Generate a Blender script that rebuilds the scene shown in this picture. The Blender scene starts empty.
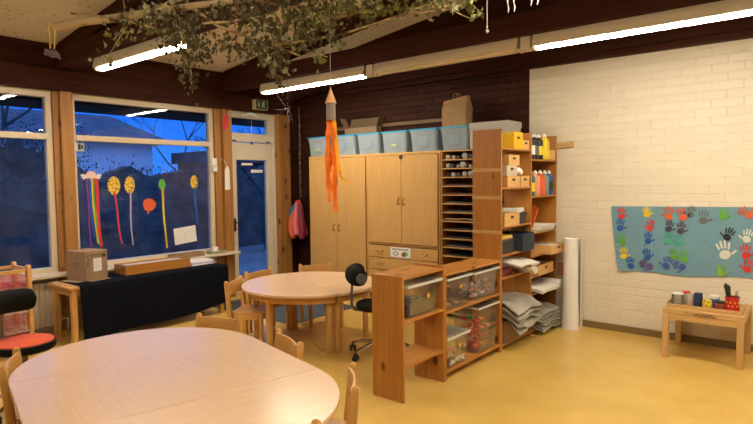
import bpy, bmesh, math, random
from mathutils import Matrix, Vector, Euler
random.seed(7)
C = bpy.context.scene.collection
SC = bpy.context.scene
PI = math.pi

# ------------------------------------------------------------------ camera
cam_d = bpy.data.cameras.new('camera')
cam = bpy.data.objects.new('camera', cam_d)
C.objects.link(cam)
_f = 559.63
def _cr(x, y): return Vector(((x - 376.5) / _f, -(y - 212.0) / _f, -1.0))
_Y = _cr(834, 175).normalized()
_X = (-_cr(-310, 188)).normalized()
_Z = _X.cross(_Y)
cam.matrix_world = Matrix.Translation((0, 0, 1.5)) @ Matrix((_X, _Y, _Z)).to_4x4()
cam_d.sensor_width = 36.0
cam_d.lens = _f / 753 * 36
cam_d.clip_start = 0.05
cam_d.clip_end = 200
SC.camera = cam

# ------------------------------------------------------------------ sky, exposure, lamp strength
SC.view_settings.view_transform = 'Standard'
SC.view_settings.look = 'None'
SC.view_settings.gamma = 1.0
SC.view_settings.use_curve_mapping = False
SC.view_settings.exposure = 0.0
LAMP = 90.0
LAMP_COL = (1.0, 0.88, 0.69, 1)

w = bpy.data.worlds.new('dusk_sky')
SC.world = w
w.use_nodes = True
nt = w.node_tree
nt.nodes.clear()
wo = nt.nodes.new('ShaderNodeOutputWorld')
bg = nt.nodes.new('ShaderNodeBackground')
tc = nt.nodes.new('ShaderNodeTexCoord')
sp = nt.nodes.new('ShaderNodeSeparateXYZ')
rp = nt.nodes.new('ShaderNodeValToRGB')
rp.color_ramp.elements[0].position = 0.0
rp.color_ramp.elements[0].color = (0.017, 0.12, 0.44, 1)
rp.color_ramp.elements[1].position = 0.5
rp.color_ramp.elements[1].color = (0.12, 0.28, 0.80, 1)
e = rp.color_ramp.elements.new(0.14)
e.color = (0.008, 0.075, 0.39, 1)
nt.links.new(tc.outputs['Generated'], sp.inputs[0])
nt.links.new(sp.outputs['Z'], rp.inputs[0])
nt.links.new(rp.outputs[0], bg.inputs[0])
bg.inputs[1].default_value = 2.6
nt.links.new(bg.outputs[0], wo.inputs[0])

# ------------------------------------------------------------------ materials
def newmat(name):
    m = bpy.data.materials.new(name)
    m.use_nodes = True
    return m, m.node_tree, m.node_tree.nodes['Principled BSDF']

def plain(name, col, rough=0.5, metal=0.0, spec=0.5, emit=None, noise=0.0, nscale=20, bump=0.0):
    m, t, b = newmat(name)
    b.inputs['Base Color'].default_value = (*col, 1)
    b.inputs['Roughness'].default_value = rough
    b.inputs['Metallic'].default_value = metal
    b.inputs['Specular IOR Level'].default_value = spec
    if emit:
        b.inputs['Emission Color'].default_value = (*emit[0], 1)
        b.inputs['Emission Strength'].default_value = emit[1]
    if noise or bump:
        tc = t.nodes.new('ShaderNodeTexCoord')
        n = t.nodes.new('ShaderNodeTexNoise')
        n.inputs['Scale'].default_value = nscale
        n.inputs['Detail'].default_value = 4
        t.links.new(tc.outputs['Object'], n.inputs['Vector'])
        if noise:
            r = t.nodes.new('ShaderNodeValToRGB')
            r.color_ramp.elements[0].position = 0.3
            r.color_ramp.elements[1].position = 0.7
            r.color_ramp.elements[0].color = (*[c * (1 - noise) for c in col], 1)
            r.color_ramp.elements[1].color = (*[min(1, c * (1 + noise)) for c in col], 1)
            t.links.new(n.outputs['Fac'], r.inputs[0])
            t.links.new(r.outputs[0], b.inputs['Base Color'])
        if bump:
            bp = t.nodes.new('ShaderNodeBump')
            bp.inputs['Strength'].default_value = bump
            bp.inputs['Distance'].default_value = 0.01
            t.links.new(n.outputs['Fac'], bp.inputs['Height'])
            t.links.new(bp.outputs[0], b.inputs['Normal'])
    return m

_wood = {}
def wood(kind, axis='z'):
    key = (kind, axis)
    if key in _wood: return _wood[key]
    c1, c2, rough, knots, fine = {
        'pine':  ((0.36, 0.140, 0.022), (0.50, 0.215, 0.040), 0.36, 0.13, 10),
        'post':  ((0.27, 0.120, 0.030), (0.42, 0.195, 0.050), 0.5, 0.15, 10),
        'beech': ((0.56, 0.30, 0.105), (0.68, 0.385, 0.145), 0.32, 0, 22),
        'table': ((0.69, 0.475, 0.305), (0.745, 0.52, 0.345), 0.24, 0, 26),
        'chair': ((0.55, 0.295, 0.085), (0.66, 0.365, 0.112), 0.34, 0, 20),
        'veneer': ((0.53, 0.305, 0.098), (0.62, 0.37, 0.126), 0.42, 0, 18),
        'raw':   ((0.50, 0.30, 0.11), (0.66, 0.42, 0.17), 0.55, 0.03, 16),
        'crate': ((0.62, 0.36, 0.13), (0.74, 0.45, 0.17), 0.5, 0, 18),
        'dark':  ((0.028, 0.0075, 0.0035), (0.060, 0.016, 0.007), 0.7, 0, 8),
        'rod':   ((0.15, 0.08, 0.035), (0.22, 0.12, 0.055), 0.6, 0, 10),
    }[kind]
    m, t, b = newmat('wood_' + kind + '_' + axis)
    tc = t.nodes.new('ShaderNodeTexCoord')
    mp = t.nodes.new('ShaderNodeMapping')
    s = [fine, fine, fine]
    s['xyz'.index(axis)] = fine * 0.06
    mp.inputs['Scale'].default_value = s
    t.links.new(tc.outputs['Object'], mp.inputs[0])
    n = t.nodes.new('ShaderNodeTexNoise')
    n.inputs['Scale'].default_value = 2.6
    n.inputs['Detail'].default_value = 6
    n.inputs['Roughness'].default_value = 0.62
    t.links.new(mp.outputs[0], n.inputs['Vector'])
    r = t.nodes.new('ShaderNodeValToRGB')
    r.color_ramp.elements[0].position = 0.32
    r.color_ramp.elements[1].position = 0.68
    r.color_ramp.elements[0].color = (*c1, 1)
    r.color_ramp.elements[1].color = (*c2, 1)
    t.links.new(n.outputs['Fac'], r.inputs[0])
    out = r.outputs[0]
    if knots:
        v = t.nodes.new('ShaderNodeTexVoronoi')
        v.inputs['Scale'].default_value = 6.5
        mp2 = t.nodes.new('ShaderNodeMapping')
        s2 = [1.0, 1.0, 1.0]
        s2['xyz'.index(axis)] = 0.6
        mp2.inputs['Scale'].default_value = s2
        t.links.new(tc.outputs['Object'], mp2.inputs[0])
        t.links.new(mp2.outputs[0], v.inputs['Vector'])
        kr = t.nodes.new('ShaderNodeValToRGB')
        kr.color_ramp.elements[0].position = knots * 0.8
        kr.color_ramp.elements[1].position = knots * 1.5
        kr.color_ramp.elements[0].color = (1, 1, 1, 1)
        kr.color_ramp.elements[1].color = (0, 0, 0, 1)
        t.links.new(v.outputs['Distance'], kr.inputs[0])
        mx = t.nodes.new('ShaderNodeMix')
        mx.data_type = 'RGBA'
        t.links.new(kr.outputs[0], mx.inputs[0])
        t.links.new(out, mx.inputs[6])
        mx.inputs[7].default_value = (0.085, 0.022, 0.006, 1)
        out = mx.outputs[2]
    t.links.new(out, b.inputs['Base Color'])
    b.inputs['Roughness'].default_value = rough
    if kind == 'dark': b.inputs['Specular IOR Level'].default_value = 0.15
    _wood[key] = m
    return m

def brick(name, c1, c2, mortar, plane='xz', bump=0.5, rough=0.7, msize=0.012, bw=0.24, rh=0.075, spec=0.5):
    m, t, b = newmat(name)
    tc = t.nodes.new('ShaderNodeTexCoord')
    sx = t.nodes.new('ShaderNodeSeparateXYZ')
    cx = t.nodes.new('ShaderNodeCombineXYZ')
    t.links.new(tc.outputs['Object'], sx.inputs[0])
    t.links.new(sx.outputs['X' if plane[0] == 'x' else 'Y'], cx.inputs[0])
    t.links.new(sx.outputs['Z'], cx.inputs[1])
    nz = t.nodes.new('ShaderNodeTexNoise')
    nz.inputs['Scale'].default_value = 7
    t.links.new(cx.outputs[0], nz.inputs['Vector'])
    ad = t.nodes.new('ShaderNodeVectorMath')
    ad.operation = 'MULTIPLY_ADD'
    ad.inputs[1].default_value = (0.012, 0.012, 0)
    t.links.new(nz.outputs['Color'], ad.inputs[0])
    t.links.new(cx.outputs[0], ad.inputs[2])
    k = t.nodes.new('ShaderNodeTexBrick')
    k.inputs['Scale'].default_value = 1.0
    k.inputs['Brick Width'].default_value = bw
    k.inputs['Row Height'].default_value = rh
    k.inputs['Mortar Size'].default_value = msize * 0.5
    k.inputs['Mortar Smooth'].default_value = 0.6
    k.inputs['Color1'].default_value = (*c1, 1)
    k.inputs['Color2'].default_value = (*c2, 1)
    k.inputs['Mortar'].default_value = (*mortar, 1)
    t.links.new(ad.outputs[0], k.inputs['Vector'])
    t.links.new(k.outputs['Color'], b.inputs['Base Color'])
    n2 = t.nodes.new('ShaderNodeTexNoise')
    n2.inputs['Scale'].default_value = 30
    n2.inputs['Detail'].default_value = 5
    t.links.new(cx.outputs[0], n2.inputs['Vector'])
    sb = t.nodes.new('ShaderNodeMath')
    sb.operation = 'MULTIPLY_ADD'
    sb.inputs[1].default_value = -1.0
    t.links.new(k.outputs['Fac'], sb.inputs[0])
    ml = t.nodes.new('ShaderNodeMath')
    ml.operation = 'MULTIPLY'
    ml.inputs[1].default_value = 0.35
    t.links.new(n2.outputs['Fac'], ml.inputs[0])
    t.links.new(ml.outputs[0], sb.inputs[2])
    bp = t.nodes.new('ShaderNodeBump')
    bp.inputs['Strength'].default_value = bump
    bp.inputs['Distance'].default_value = 0.012
    t.links.new(sb.outputs[0], bp.inputs['Height'])
    t.links.new(bp.outputs[0], b.inputs['Normal'])
    b.inputs['Roughness'].default_value = rough
    b.inputs['Specular IOR Level'].default_value = spec
    return m

def perforated(name):
    m, t, b = newmat(name)
    tc = t.nodes.new('ShaderNodeTexCoord')
    v = t.nodes.new('ShaderNodeTexVoronoi')
    v.inputs['Scale'].default_value = 17
    v.inputs['Randomness'].default_value = 0.75
    t.links.new(tc.outputs['Object'], v.inputs['Vector'])
    r = t.nodes.new('ShaderNodeValToRGB')
    r.color_ramp.elements[0].position = 0.12
    r.color_ramp.elements[1].position = 0.20
    r.color_ramp.elements[0].color = (0.16, 0.10, 0.055, 1)
    r.color_ramp.elements[1].color = (0.78, 0.72, 0.62, 1)
    t.links.new(v.outputs['Distance'], r.inputs[0])
    t.links.new(r.outputs[0], b.inputs['Base Color'])
    b.inputs['Roughness'].default_value = 0.9
    return m

def glassy(name, tint=(1, 1, 1), gloss=1.0, haze=0.0, haze_col=(0.8, 0.8, 0.8), rough=0.0):
    """thin pane / clear plastic: transparent + fresnel gloss + a little diffuse haze"""
    m = bpy.data.materials.new(name)
    m.use_nodes = True
    t = m.node_tree
    t.nodes.clear()
    o = t.nodes.new('ShaderNodeOutputMaterial')
    tr = t.nodes.new('ShaderNodeBsdfTransparent')
    tr.inputs[0].default_value = (*tint, 1)
    gl = t.nodes.new('ShaderNodeBsdfGlossy')
    gl.inputs['Roughness'].default_value = rough
    fr = t.nodes.new('ShaderNodeFresnel')
    fr.inputs[0].default_value = 1.45
    mu = t.nodes.new('ShaderNodeMath')
    mu.operation = 'MULTIPLY'
    mu.inputs[1].default_value = gloss
    t.links.new(fr.outputs[0], mu.inputs[0])
    df = t.nodes.new('ShaderNodeBsdfDiffuse')
    df.inputs[0].default_value = (*haze_col, 1)
    m1 = t.nodes.new('ShaderNodeMixShader')
    m1.inputs[0].default_value = haze
    t.links.new(tr.outputs[0], m1.inputs[1])
    t.links.new(df.outputs[0], m1.inputs[2])
    m2 = t.nodes.new('ShaderNodeMixShader')
    t.links.new(mu.outputs[0], m2.inputs[0])
    t.links.new(m1.outputs[0], m2.inputs[1])
    t.links.new(gl.outputs[0], m2.inputs[2])
    t.links.new(m2.outputs[0], o.inputs[0])
    return m

def floor_mat():
    m, t, b = newmat('yellow_linoleum')
    tc = t.nodes.new('ShaderNodeTexCoord')
    n = t.nodes.new('ShaderNodeTexNoise')
    n.inputs['Scale'].default_value = 2.2
    n.inputs['Detail'].default_value = 8
    n.inputs['Roughness'].default_value = 0.7
    t.links.new(tc.outputs['Object'], n.inputs['Vector'])
    r = t.nodes.new('ShaderNodeValToRGB')
    r.color_ramp.elements[0].position = 0.35
    r.color_ramp.elements[1].position = 0.7
    r.color_ramp.elements[0].color = (0.62, 0.405, 0.098, 1)
    r.color_ramp.elements[1].color = (0.72, 0.475, 0.125, 1)
    t.links.new(n.outputs['Fac'], r.inputs[0])
    t.links.new(r.outputs[0], b.inputs['Base Color'])
    b.inputs['Roughness'].default_value = 0.26
    n2 = t.nodes.new('ShaderNodeTexNoise')
    n2.inputs['Scale'].default_value = 6
    t.links.new(tc.outputs['Object'], n2.inputs['Vector'])
    bp = t.nodes.new('ShaderNodeBump')
    bp.inputs['Strength'].default_value = 0.05
    bp.inputs['Distance'].default_value = 0.02
    t.links.new(n2.outputs['Fac'], bp.inputs['Height'])
    t.links.new(bp.outputs[0], b.inputs['Normal'])
    return m

def birch_mat():
    m, t, b = newmat('birch_bark')
    tc = t.nodes.new('ShaderNodeTexCoord')
    n = t.nodes.new('ShaderNodeTexNoise')
    n.inputs['Scale'].default_value = 16
    n.inputs['Detail'].default_value = 5
    t.links.new(tc.outputs['Object'], n.inputs['Vector'])
    r = t.nodes.new('ShaderNodeValToRGB')
    r.color_ramp.elements[0].position = 0.36
    r.color_ramp.elements[1].position = 0.5
    r.color_ramp.elements[0].color = (0.10, 0.05, 0.02, 1)
    r.color_ramp.elements[1].color = (0.52, 0.40, 0.22, 1)
    t.links.new(n.outputs['Fac'], r.inputs[0])
    t.links.new(r.outputs[0], b.inputs['Base Color'])
    b.inputs['Roughness'].default_value = 0.8
    return m

def speckled(name, base, dots, scale=60, th=0.22):
    m, t, b = newmat(name)
    tc = t.nodes.new('ShaderNodeTexCoord')
    v = t.nodes.new('ShaderNodeTexVoronoi')
    v.inputs['Scale'].default_value = scale
    t.links.new(tc.outputs['Object'], v.inputs['Vector'])
    r = t.nodes.new('ShaderNodeValToRGB')
    r.color_ramp.elements[0].position = th
    r.color_ramp.elements[1].position = th + 0.1
    r.color_ramp.elements[0].color = (*dots, 1)
    r.color_ramp.elements[1].color = (*base, 1)
    t.links.new(v.outputs['Distance'], r.inputs[0])
    t.links.new(r.outputs[0], b.inputs['Base Color'])
    b.inputs['Roughness'].default_value = 0.6
    return m

M = dict(
    floor=floor_mat(),
    white_brick=brick('white_painted_brick', (0.775, 0.715, 0.585), (0.73, 0.67, 0.54), (0.74, 0.68, 0.55), bump=0.45, rough=0.55),
    dark_brick=brick('dark_stained_brick', (0.040, 0.012, 0.007), (0.058, 0.019, 0.010), (0.022, 0.008, 0.005), bump=0.6, spec=.15),
    cream_wall=plain('cream_wall_paint', (0.62, 0.54, 0.42), 0.7),
    tile=perforated('perforated_ceiling_tile'),
    frame=plain('cream_window_paint', (0.66, 0.56, 0.40), 0.4),
    door_white=plain('cream_door_paint', (0.68, 0.60, 0.47), 0.4),
    glass=glassy('window_glass', (0.90, 0.94, 1.0), 0.9),
    base=plain('grey_brown_skirting', (0.20, 0.135, 0.055), 0.4),
    lamp_body=plain('cream_lamp_housing', (0.62, 0.53, 0.38), 0.4),
    lamp_off=plain('unlit_lamp_diffuser', (0.66, 0.56, 0.38), 0.35),
    tube=plain('lit_lamp_diffuser', (1, 1, 1), 0.5, emit=((LAMP_COL[0], LAMP_COL[1], LAMP_COL[2]), LAMP)),
    radiator=plain('cream_radiator_paint', (0.66, 0.58, 0.46), 0.35),
    cloth=plain('dark_navy_cloth', (0.005, 0.0055, 0.011), 0.95, spec=.08, noise=0.3, nscale=60, bump=0.2),
    cardboard=plain('brown_cardboard', (0.31, 0.195, 0.11), 0.8, noise=0.06, nscale=12),
    cardboard_in=plain('grey_brown_cardboard', (0.17, 0.115, 0.065), 0.85),
    kraft=plain('kraft_paper', (0.34, 0.205, 0.10), 0.8, noise=0.1, nscale=9, bump=0.3),
    paper=plain('white_paper', (0.80, 0.78, 0.74), 0.7),
    paper_grey=plain('grey_paper', (0.36, 0.35, 0.33), 0.75, noise=0.12, nscale=8),
    plastic_wrap=plain('grey_plastic_sheet', (0.36, 0.345, 0.30), 0.35, noise=0.25, nscale=7, bump=0.2),
    ink=plain('black_ink', (0.02, 0.02, 0.02), 0.6),
    black=plain('black_fabric', (0.006, 0.006, 0.0065), 0.85, spec=.2, noise=0.3, nscale=80),
    black_plastic=plain('black_plastic', (0.012, 0.012, 0.013), 0.4),
    grey_plastic=plain('dark_grey_plastic', (0.075, 0.08, 0.08), 0.45),
    orange_seat=plain('orange_upholstery', (0.64, 0.085, 0.018), 0.8, noise=0.1, nscale=60),
    chrome=plain('chrome', (0.62, 0.60, 0.56), 0.18, metal=1),
    grey_metal=plain('grey_painted_metal', (0.20, 0.19, 0.16), 0.35, metal=0.6),
    brass=plain('worn_brass', (0.55, 0.38, 0.17), 0.3, metal=1),
    wire=plain('red_plastic_wire', (0.50, 0.055, 0.05), 0.45),
    white_wire=plain('pale_plastic_wire', (0.62, 0.52, 0.48), 0.5),
    blue_lid=plain('turquoise_plastic', (0.02, 0.32, 0.56), 0.35),
    tub_blue=glassy('clear_blue_plastic', (0.88, 0.95, 1.0), 0.6, 0.30, (0.72, 0.85, 0.93), 0.12),
    tub_clear=glassy('clear_plastic', (0.99, 0.99, 0.99), 0.45, 0.02, (0.9, 0.9, 0.9), 0.08),
    lid_clear=glassy('milky_clear_plastic', (0.96, 0.97, 0.97), 0.5, 0.10, (0.9, 0.9, 0.9), 0.12),
    lid_rim=plain('milky_white_plastic', (0.62, 0.63, 0.60), 0.35),
    grey_box=plain('grey_cardboard', (0.47, 0.46, 0.42), 0.7),
    mustard=plain('mustard_cardboard', (0.72, 0.44, 0.012), 0.6),
    navy=plain('navy_cardboard', (0.020, 0.034, 0.062), 0.6),
    mat_slate=plain('slate_mat', (0.055, 0.068, 0.085), 0.9, noise=0.2, nscale=90),
    bark=birch_mat(),
    leaf_dry=plain('dry_olive_leaf', (0.095, 0.082, 0.034), 0.85, noise=0.6, nscale=14),
    leaf_green=plain('yellow_green_leaf', (0.165, 0.17, 0.036), 0.75, noise=0.35, nscale=14),
    leaf_pale=plain('pale_grey_green_leaf', (0.30, 0.285, 0.15), 0.8, noise=0.3, nscale=14),
    orange_crepe=plain('orange_crepe_paper', (0.93, 0.20, 0.015), 0.8, noise=0.15, nscale=30),
    yellow_crepe=plain('yellow_orange_crepe_paper', (0.95, 0.42, 0.015), 0.8),
    silver=plain('brushed_silver_paper', (0.30, 0.25, 0.22), 0.35, metal=0.6),
    salmon=plain('salmon_card', (0.78, 0.42, 0.21), 0.7),
    sign_green=plain('exit_sign_green', (0.006, 0.055, 0.026), 0.4),
    sign_white=plain('exit_sign_white', (0.62, 0.70, 0.62), 0.5),
    hedge=plain('dark_hedge_leaves', (0.050, 0.060, 0.055), 0.9, noise=0.5, nscale=3),
    house_wall=plain('pale_house_render', (0.88, 0.88, 0.88), 0.8),
    house_roof=plain('slate_roof', (0.07, 0.07, 0.08), 0.7, noise=0.3, nscale=2),
    ground=plain('dark_garden_ground', (0.14, 0.15, 0.13), 0.95, noise=0.4, nscale=1),
    eave=plain('dark_eave_boards', (0.03, 0.022, 0.018), 0.8),
    poster=plain('grey_blue_paper', (0.155, 0.32, 0.42), 0.75, noise=0.05, nscale=3),
)
_col = {}
def col(name, rgb, rough=0.55):
    if name not in _col: _col[name] = plain(name, rgb, rough)
    return _col[name]
PAINT = {
    'red': (0.62, 0.035, 0.035), 'yellow': (0.76, 0.58, 0.02), 'orange': (0.66, 0.13, 0.03), 'orange red': (0.68, 0.11, 0.03),
    'grey': (0.12, 0.15, 0.15), 'green': (0.12, 0.42, 0.05), 'blue': (0.012, 0.10, 0.42), 'dark purple': (0.055, 0.045, 0.085),
    'black': (0.012, 0.018, 0.025), 'white': (0.66, 0.70, 0.66), 'mint': (0.05, 0.40, 0.27), 'purple': (0.12, 0.085, 0.28),
    'violet blue': (0.05, 0.085, 0.36), 'lime': (0.22, 0.46, 0.06), 'pink': (0.70, 0.16, 0.20), 'lilac': (0.45, 0.38, 0.60),
    'brown': (0.16, 0.06, 0.03), 'beige': (0.55, 0.42, 0.27), 'teal': (0.02, 0.16, 0.14), 'peach': (0.75, 0.32, 0.20),
    'wine': (0.22, 0.03, 0.04), 'charcoal': (0.035, 0.035, 0.04),
}
def paint(n): return col('paint_' + n.replace(' ', '_'), PAINT[n])

# ------------------------------------------------------------------ mesh helpers
class MB:
    def __init__(s): s.bm = bmesh.new()
    def add(s, vs, fs, mi=0, T=None):
        bv = [s.bm.verts.new(T @ Vector(v) if T is not None else v) for v in vs]
        for f in fs:
            try:
                fc = s.bm.faces.new([bv[i] for i in f])
                fc.material_index = mi
            except ValueError:
                pass
        return s
    def box(s, x0, x1, y0, y1, z0, z1, mi=0, T=None):
        x0, x1 = min(x0, x1), max(x0, x1); y0, y1 = min(y0, y1), max(y0, y1); z0, z1 = min(z0, z1), max(z0, z1)
        v = [(x, y, z) for z in (z0, z1) for y in (y0, y1) for x in (x0, x1)]
        return s.add(v, [(0, 2, 3, 1), (4, 5, 7, 6), (0, 1, 5, 4), (2, 6, 7, 3), (0, 4, 6, 2), (1, 3, 7, 5)], mi, T)
    def prism(s, poly, z0, z1, mi=0, T=None):
        n = len(poly)
        v = [(x, y, z0) for x, y in poly] + [(x, y, z1) for x, y in poly]
        f = [tuple(range(n))[::-1], tuple(range(n, 2 * n))] + [(i, (i + 1) % n, n + (i + 1) % n, n + i) for i in range(n)]
        return s.add(v, f, mi, T)
    def tube(s, pts, r, seg=8, mi=0, caps=True, T=None):
        pts = [Vector(p) for p in pts]
        n = len(pts)
        rs = r if isinstance(r, (list, tuple)) else [r] * n
        vs = []; u = None
        for i, p in enumerate(pts):
            d = (pts[min(i + 1, n - 1)] - pts[max(i - 1, 0)])
            if d.length < 1e-9: d = Vector((0, 0, 1))
            d.normalize()
            if u is None:
                u = d.orthogonal().normalized()
            else:
                u = (u - d * u.dot(d))
                u = u.normalized() if u.length > 1e-6 else d.orthogonal().normalized()
            q = d.cross(u)
            for k in range(seg):
                a = 2 * PI * k / seg
                vs.append(p + (u * math.cos(a) + q * math.sin(a)) * rs[i])
        fs = [(i * seg + k, i * seg + (k + 1) % seg, (i + 1) * seg + (k + 1) % seg, (i + 1) * seg + k) for i in range(n - 1) for k in range(seg)]
        if caps: fs += [tuple(range(seg))[::-1], tuple(range((n - 1) * seg, n * seg))]
        return s.add(vs, fs, mi, T)
    def cyl(s, p0, p1, r0, r1=None, seg=16, mi=0, T=None):
        return s.tube([p0, p1], [r0, r0 if r1 is None else r1], seg, mi, True, T)
    def lathe(s, prof, c=(0, 0, 0), seg=24, mi=0, T=None, sx=1, sy=1):
        n = len(prof)
        vs = [(c[0] + sx * r * math.cos(2 * PI * k / seg), c[1] + sy * r * math.sin(2 * PI * k / seg), c[2] + z) for r, z in prof for k in range(seg)]
        fs = [(i * seg + k, i * seg + (k + 1) % seg, (i + 1) * seg + (k + 1) % seg, (i + 1) * seg + k) for i in range(n - 1) for k in range(seg)]
        fs += [tuple(range(seg))[::-1], tuple(range((n - 1) * seg, n * seg))]
        return s.add(vs, fs, mi, T)
    def ball(s, c, rx, ry=None, rz=None, seg=12, rings=7, mi=0, T=None):
        ry = rx if ry is None else ry; rz = rx if rz is None else rz
        prof = [(max(1e-4, math.sin(PI * i / rings)), -math.cos(PI * i / rings)) for i in range(rings + 1)]
        TT = Matrix.Translation(c) @ Matrix.Diagonal((rx, ry, rz, 1))
        return s.lathe(prof, (0, 0, 0), seg, mi, (T @ TT) if T is not None else TT)
    def sheet(s, grid, th=0.002, mi=0, T=None):
        """grid of points [i][j] -> thin two sided sheet"""
        a, b = len(grid), len(grid[0])
        P = [[Vector(p) for p in row] for row in grid]
        vs = []; nr = []
        for i in range(a):
            for j in range(b):
                du = P[min(i + 1, a - 1)][j] - P[max(i - 1, 0)][j]
                dv = P[i][min(j + 1, b - 1)] - P[i][max(j - 1, 0)]
                n = du.cross(dv)
                nr.append(n.normalized() if n.length > 1e-9 else Vector((0, 0, 1)))
        vs = [P[i][j] + nr[i * b + j] * th / 2 for i in range(a) for j in range(b)] + [P[i][j] - nr[i * b + j] * th / 2 for i in range(a) for j in range(b)]
        N = a * b
        fs = []
        for i in range(a - 1):
            for j in range(b - 1):
                q = (i * b + j, (i + 1) * b + j, (i + 1) * b + j + 1, i * b + j + 1)
                fs.append(q); fs.append(tuple(N + k for k in q[::-1]))
        rim = [j for j in range(b)] + [i * b + b - 1 for i in range(1, a)] + [(a - 1) * b + j for j in range(b - 2, -1, -1)] + [i * b for i in range(a - 2, 0, -1)]
        for k in range(len(rim)):
            p, q = rim[k], rim[(k + 1) % len(rim)]
            fs.append((p, q, N + q, N + p))
        return s.add(vs, fs, mi, T)
    def build(s, name, mats, parent=None, loc=(0, 0, 0), rotz=0.0, bevel=0.0, smooth=True, rot=None, seg=2):
        bmesh.ops.recalc_face_normals(s.bm, faces=s.bm.faces)
        me = bpy.data.meshes.new(name)
        s.bm.to_mesh(me); s.bm.free()
        for m in (mats if isinstance(mats, (list, tuple)) else [mats]): me.materials.append(m)
        if smooth:
            me.shade_smooth()
            me.set_sharp_from_angle(angle=math.radians(38))
        o = bpy.data.objects.new(name, me)
        C.objects.link(o)
        o.location = loc
        o.rotation_euler = rot if rot else (0, 0, rotz)
        if parent: o.parent = parent
        if bevel:
            b = o.modifiers.new('bevel', 'BEVEL')
            b.width = bevel; b.segments = seg; b.limit_method = 'ANGLE'; b.angle_limit = math.radians(40)
        return o

def thing(name, label, cat, loc=(0, 0, 0), rotz=0.0, group=None):
    o = bpy.data.objects.new(name, None)
    C.objects.link(o)
    o.location = loc; o.rotation_euler = (0, 0, rotz)
    o.empty_display_size = 0.05
    o['label'] = label; o['category'] = cat
    if group: o['group'] = group
    return o
def tag(o, label, cat, group=None, kind=None):
    o['label'] = label; o['category'] = cat
    if group: o['group'] = group
    if kind: o['kind'] = kind
    return o
def struct(o, label=None, cat=None):
    o['kind'] = 'structure'
    if label: o['label'] = label
    if cat: o['category'] = cat
    return o
def plabel(o, s): o['label'] = s; return o
def dup(root, loc, rotz=0.0, label=None, group=None):
    r = root.copy(); C.objects.link(r)
    r.location = loc; r.rotation_euler = (0, 0, rotz)
    if label: r['label'] = label
    if group: r['group'] = group
    for ch in list(root.children):
        c = ch.copy(); C.objects.link(c); c.parent = r
        for g in list(ch.children):
            d = g.copy(); C.objects.link(d); d.parent = c
    return r
def TR(loc=(0, 0, 0), e=(0, 0, 0)): return Matrix.Translation(loc) @ Euler(e).to_matrix().to_4x4()

# ------------------------------------------------------------------ the room
XW, YB = -6.10, 5.66          # window wall, back wall (inner faces)
XR, YF = 3.2, -3.6            # the sides behind the photographer
struct(MB().box(XW - .25, XR + .2, YF - .2, YB + .25, -0.12, 0).build('floor', M['floor'], smooth=False), 'yellow linoleum floor', 'floor')
struct(MB().box(-2.517, XR + .2, YB, YB + .25, 0, 4.6).build('wall_back', M['white_brick'], smooth=False), 'white painted brick wall behind the paint table', 'wall')
struct(MB().box(XW - .25, -2.517, YB, YB + .25, 0, 4.6).build('wall_back_left', M['dark_brick'], smooth=False), 'dark brick wall above the cupboards', 'wall')
struct(MB().box(XR, XR + .2, YF - .2, YB, 0, 4.6).build('wall_right', M['cream_wall'], smooth=False), 'cream side wall', 'wall')
struct(MB().box(XW - .25, XR, YF - .2, YF, 0, 4.6).build('wall_front', M['cream_wall'], smooth=False), 'cream wall', 'wall')
# window wall: parapet, the bit left of the windows, and what is above the door posts
WL = MB()
WL.box(XW - .2, XW, .42, 4.23, 0, 0.60)
WL.box(XW - .2, XW, YF, .42, 0, 2.43)
WL.box(XW - .2, XW, YF, YB, 2.43, 2.90)
struct(WL.build('wall_left', M['cream_wall'], smooth=False), 'cream window wall below the panes', 'wall')
struct(MB().box(XW - .2, XW, 5.44, YB, 0, 2.43).build('wall_left_corner', M['dark_brick'], smooth=False), 'dark brick corner beside the door', 'wall')
struct(MB().box(-2.05, XR, YB - .014, YB, 0, 0.065).build('baseboard_back', M['base'], smooth=False), 'grey-brown skirting along the white wall', 'baseboard')
# sloping ceiling: z = 3.70 + .135 x
def cz(x): return 3.70 + .135 * x
cl = MB()
cl.add([(XW - .3, YF - .2, cz(XW - .3)), (XR + .2, YF - .2, cz(XR + .2)), (XR + .2, YB + .2, cz(XR + .2)), (XW - .3, YB + .2, cz(XW - .3)),
        (XW - .3, YF - .2, cz(XW - .3) + .1), (XR + .2, YF - .2, cz(XR + .2) + .1), (XR + .2, YB + .2, cz(XR + .2) + .1), (XW - .3, YB + .2, cz(XW - .3) + .1)],
       [(0, 1, 2, 3), (4, 7, 6, 5), (0, 4, 5, 1), (1, 5, 6, 2), (2, 6, 7, 3), (3, 7, 4, 0)])
struct(cl.build('ceiling', M['tile'], smooth=False), 'sloping ceiling of speckled tiles', 'ceiling')
# plate beam above the windows, with the upper strip
pb = MB()
pb.box(XW, -6.0, YF, YB, 2.43, 2.635)
pb.box(XW, -6.04, YF, YB, 2.635, 2.90)
struct(pb.build('trim_1', wood('dark', 'y'), bevel=.006), 'dark beam above the windows', 'beam')
# trusses: tie beam with a rafter above
def truss(y0, y1, n):
    t = MB()
    t.box(-6.0, XR, y0, y1, 2.655, 2.835)
    xs = (-6.0, XR)
    v = [(x, y, cz(x) - dz) for x in xs for y in (y0 + .02, y1 - .02) for dz in (.135, 0)]
    t.add(v, [(0, 1, 3, 2), (4, 6, 7, 5), (0, 4, 5, 1), (2, 3, 7, 6), (1, 5, 7, 3), (0, 2, 6, 4)])
    return struct(t.build('trim_%d' % n, wood('dark', 'x'), bevel=.006), 'dark roof truss above a row of lamps', 'beam')
truss(2.35, 2.58, 2)
truss(4.30, 4.50, 3)
truss(.42, .63, 4)
truss(-1.5, -1.3, 5)
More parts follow.
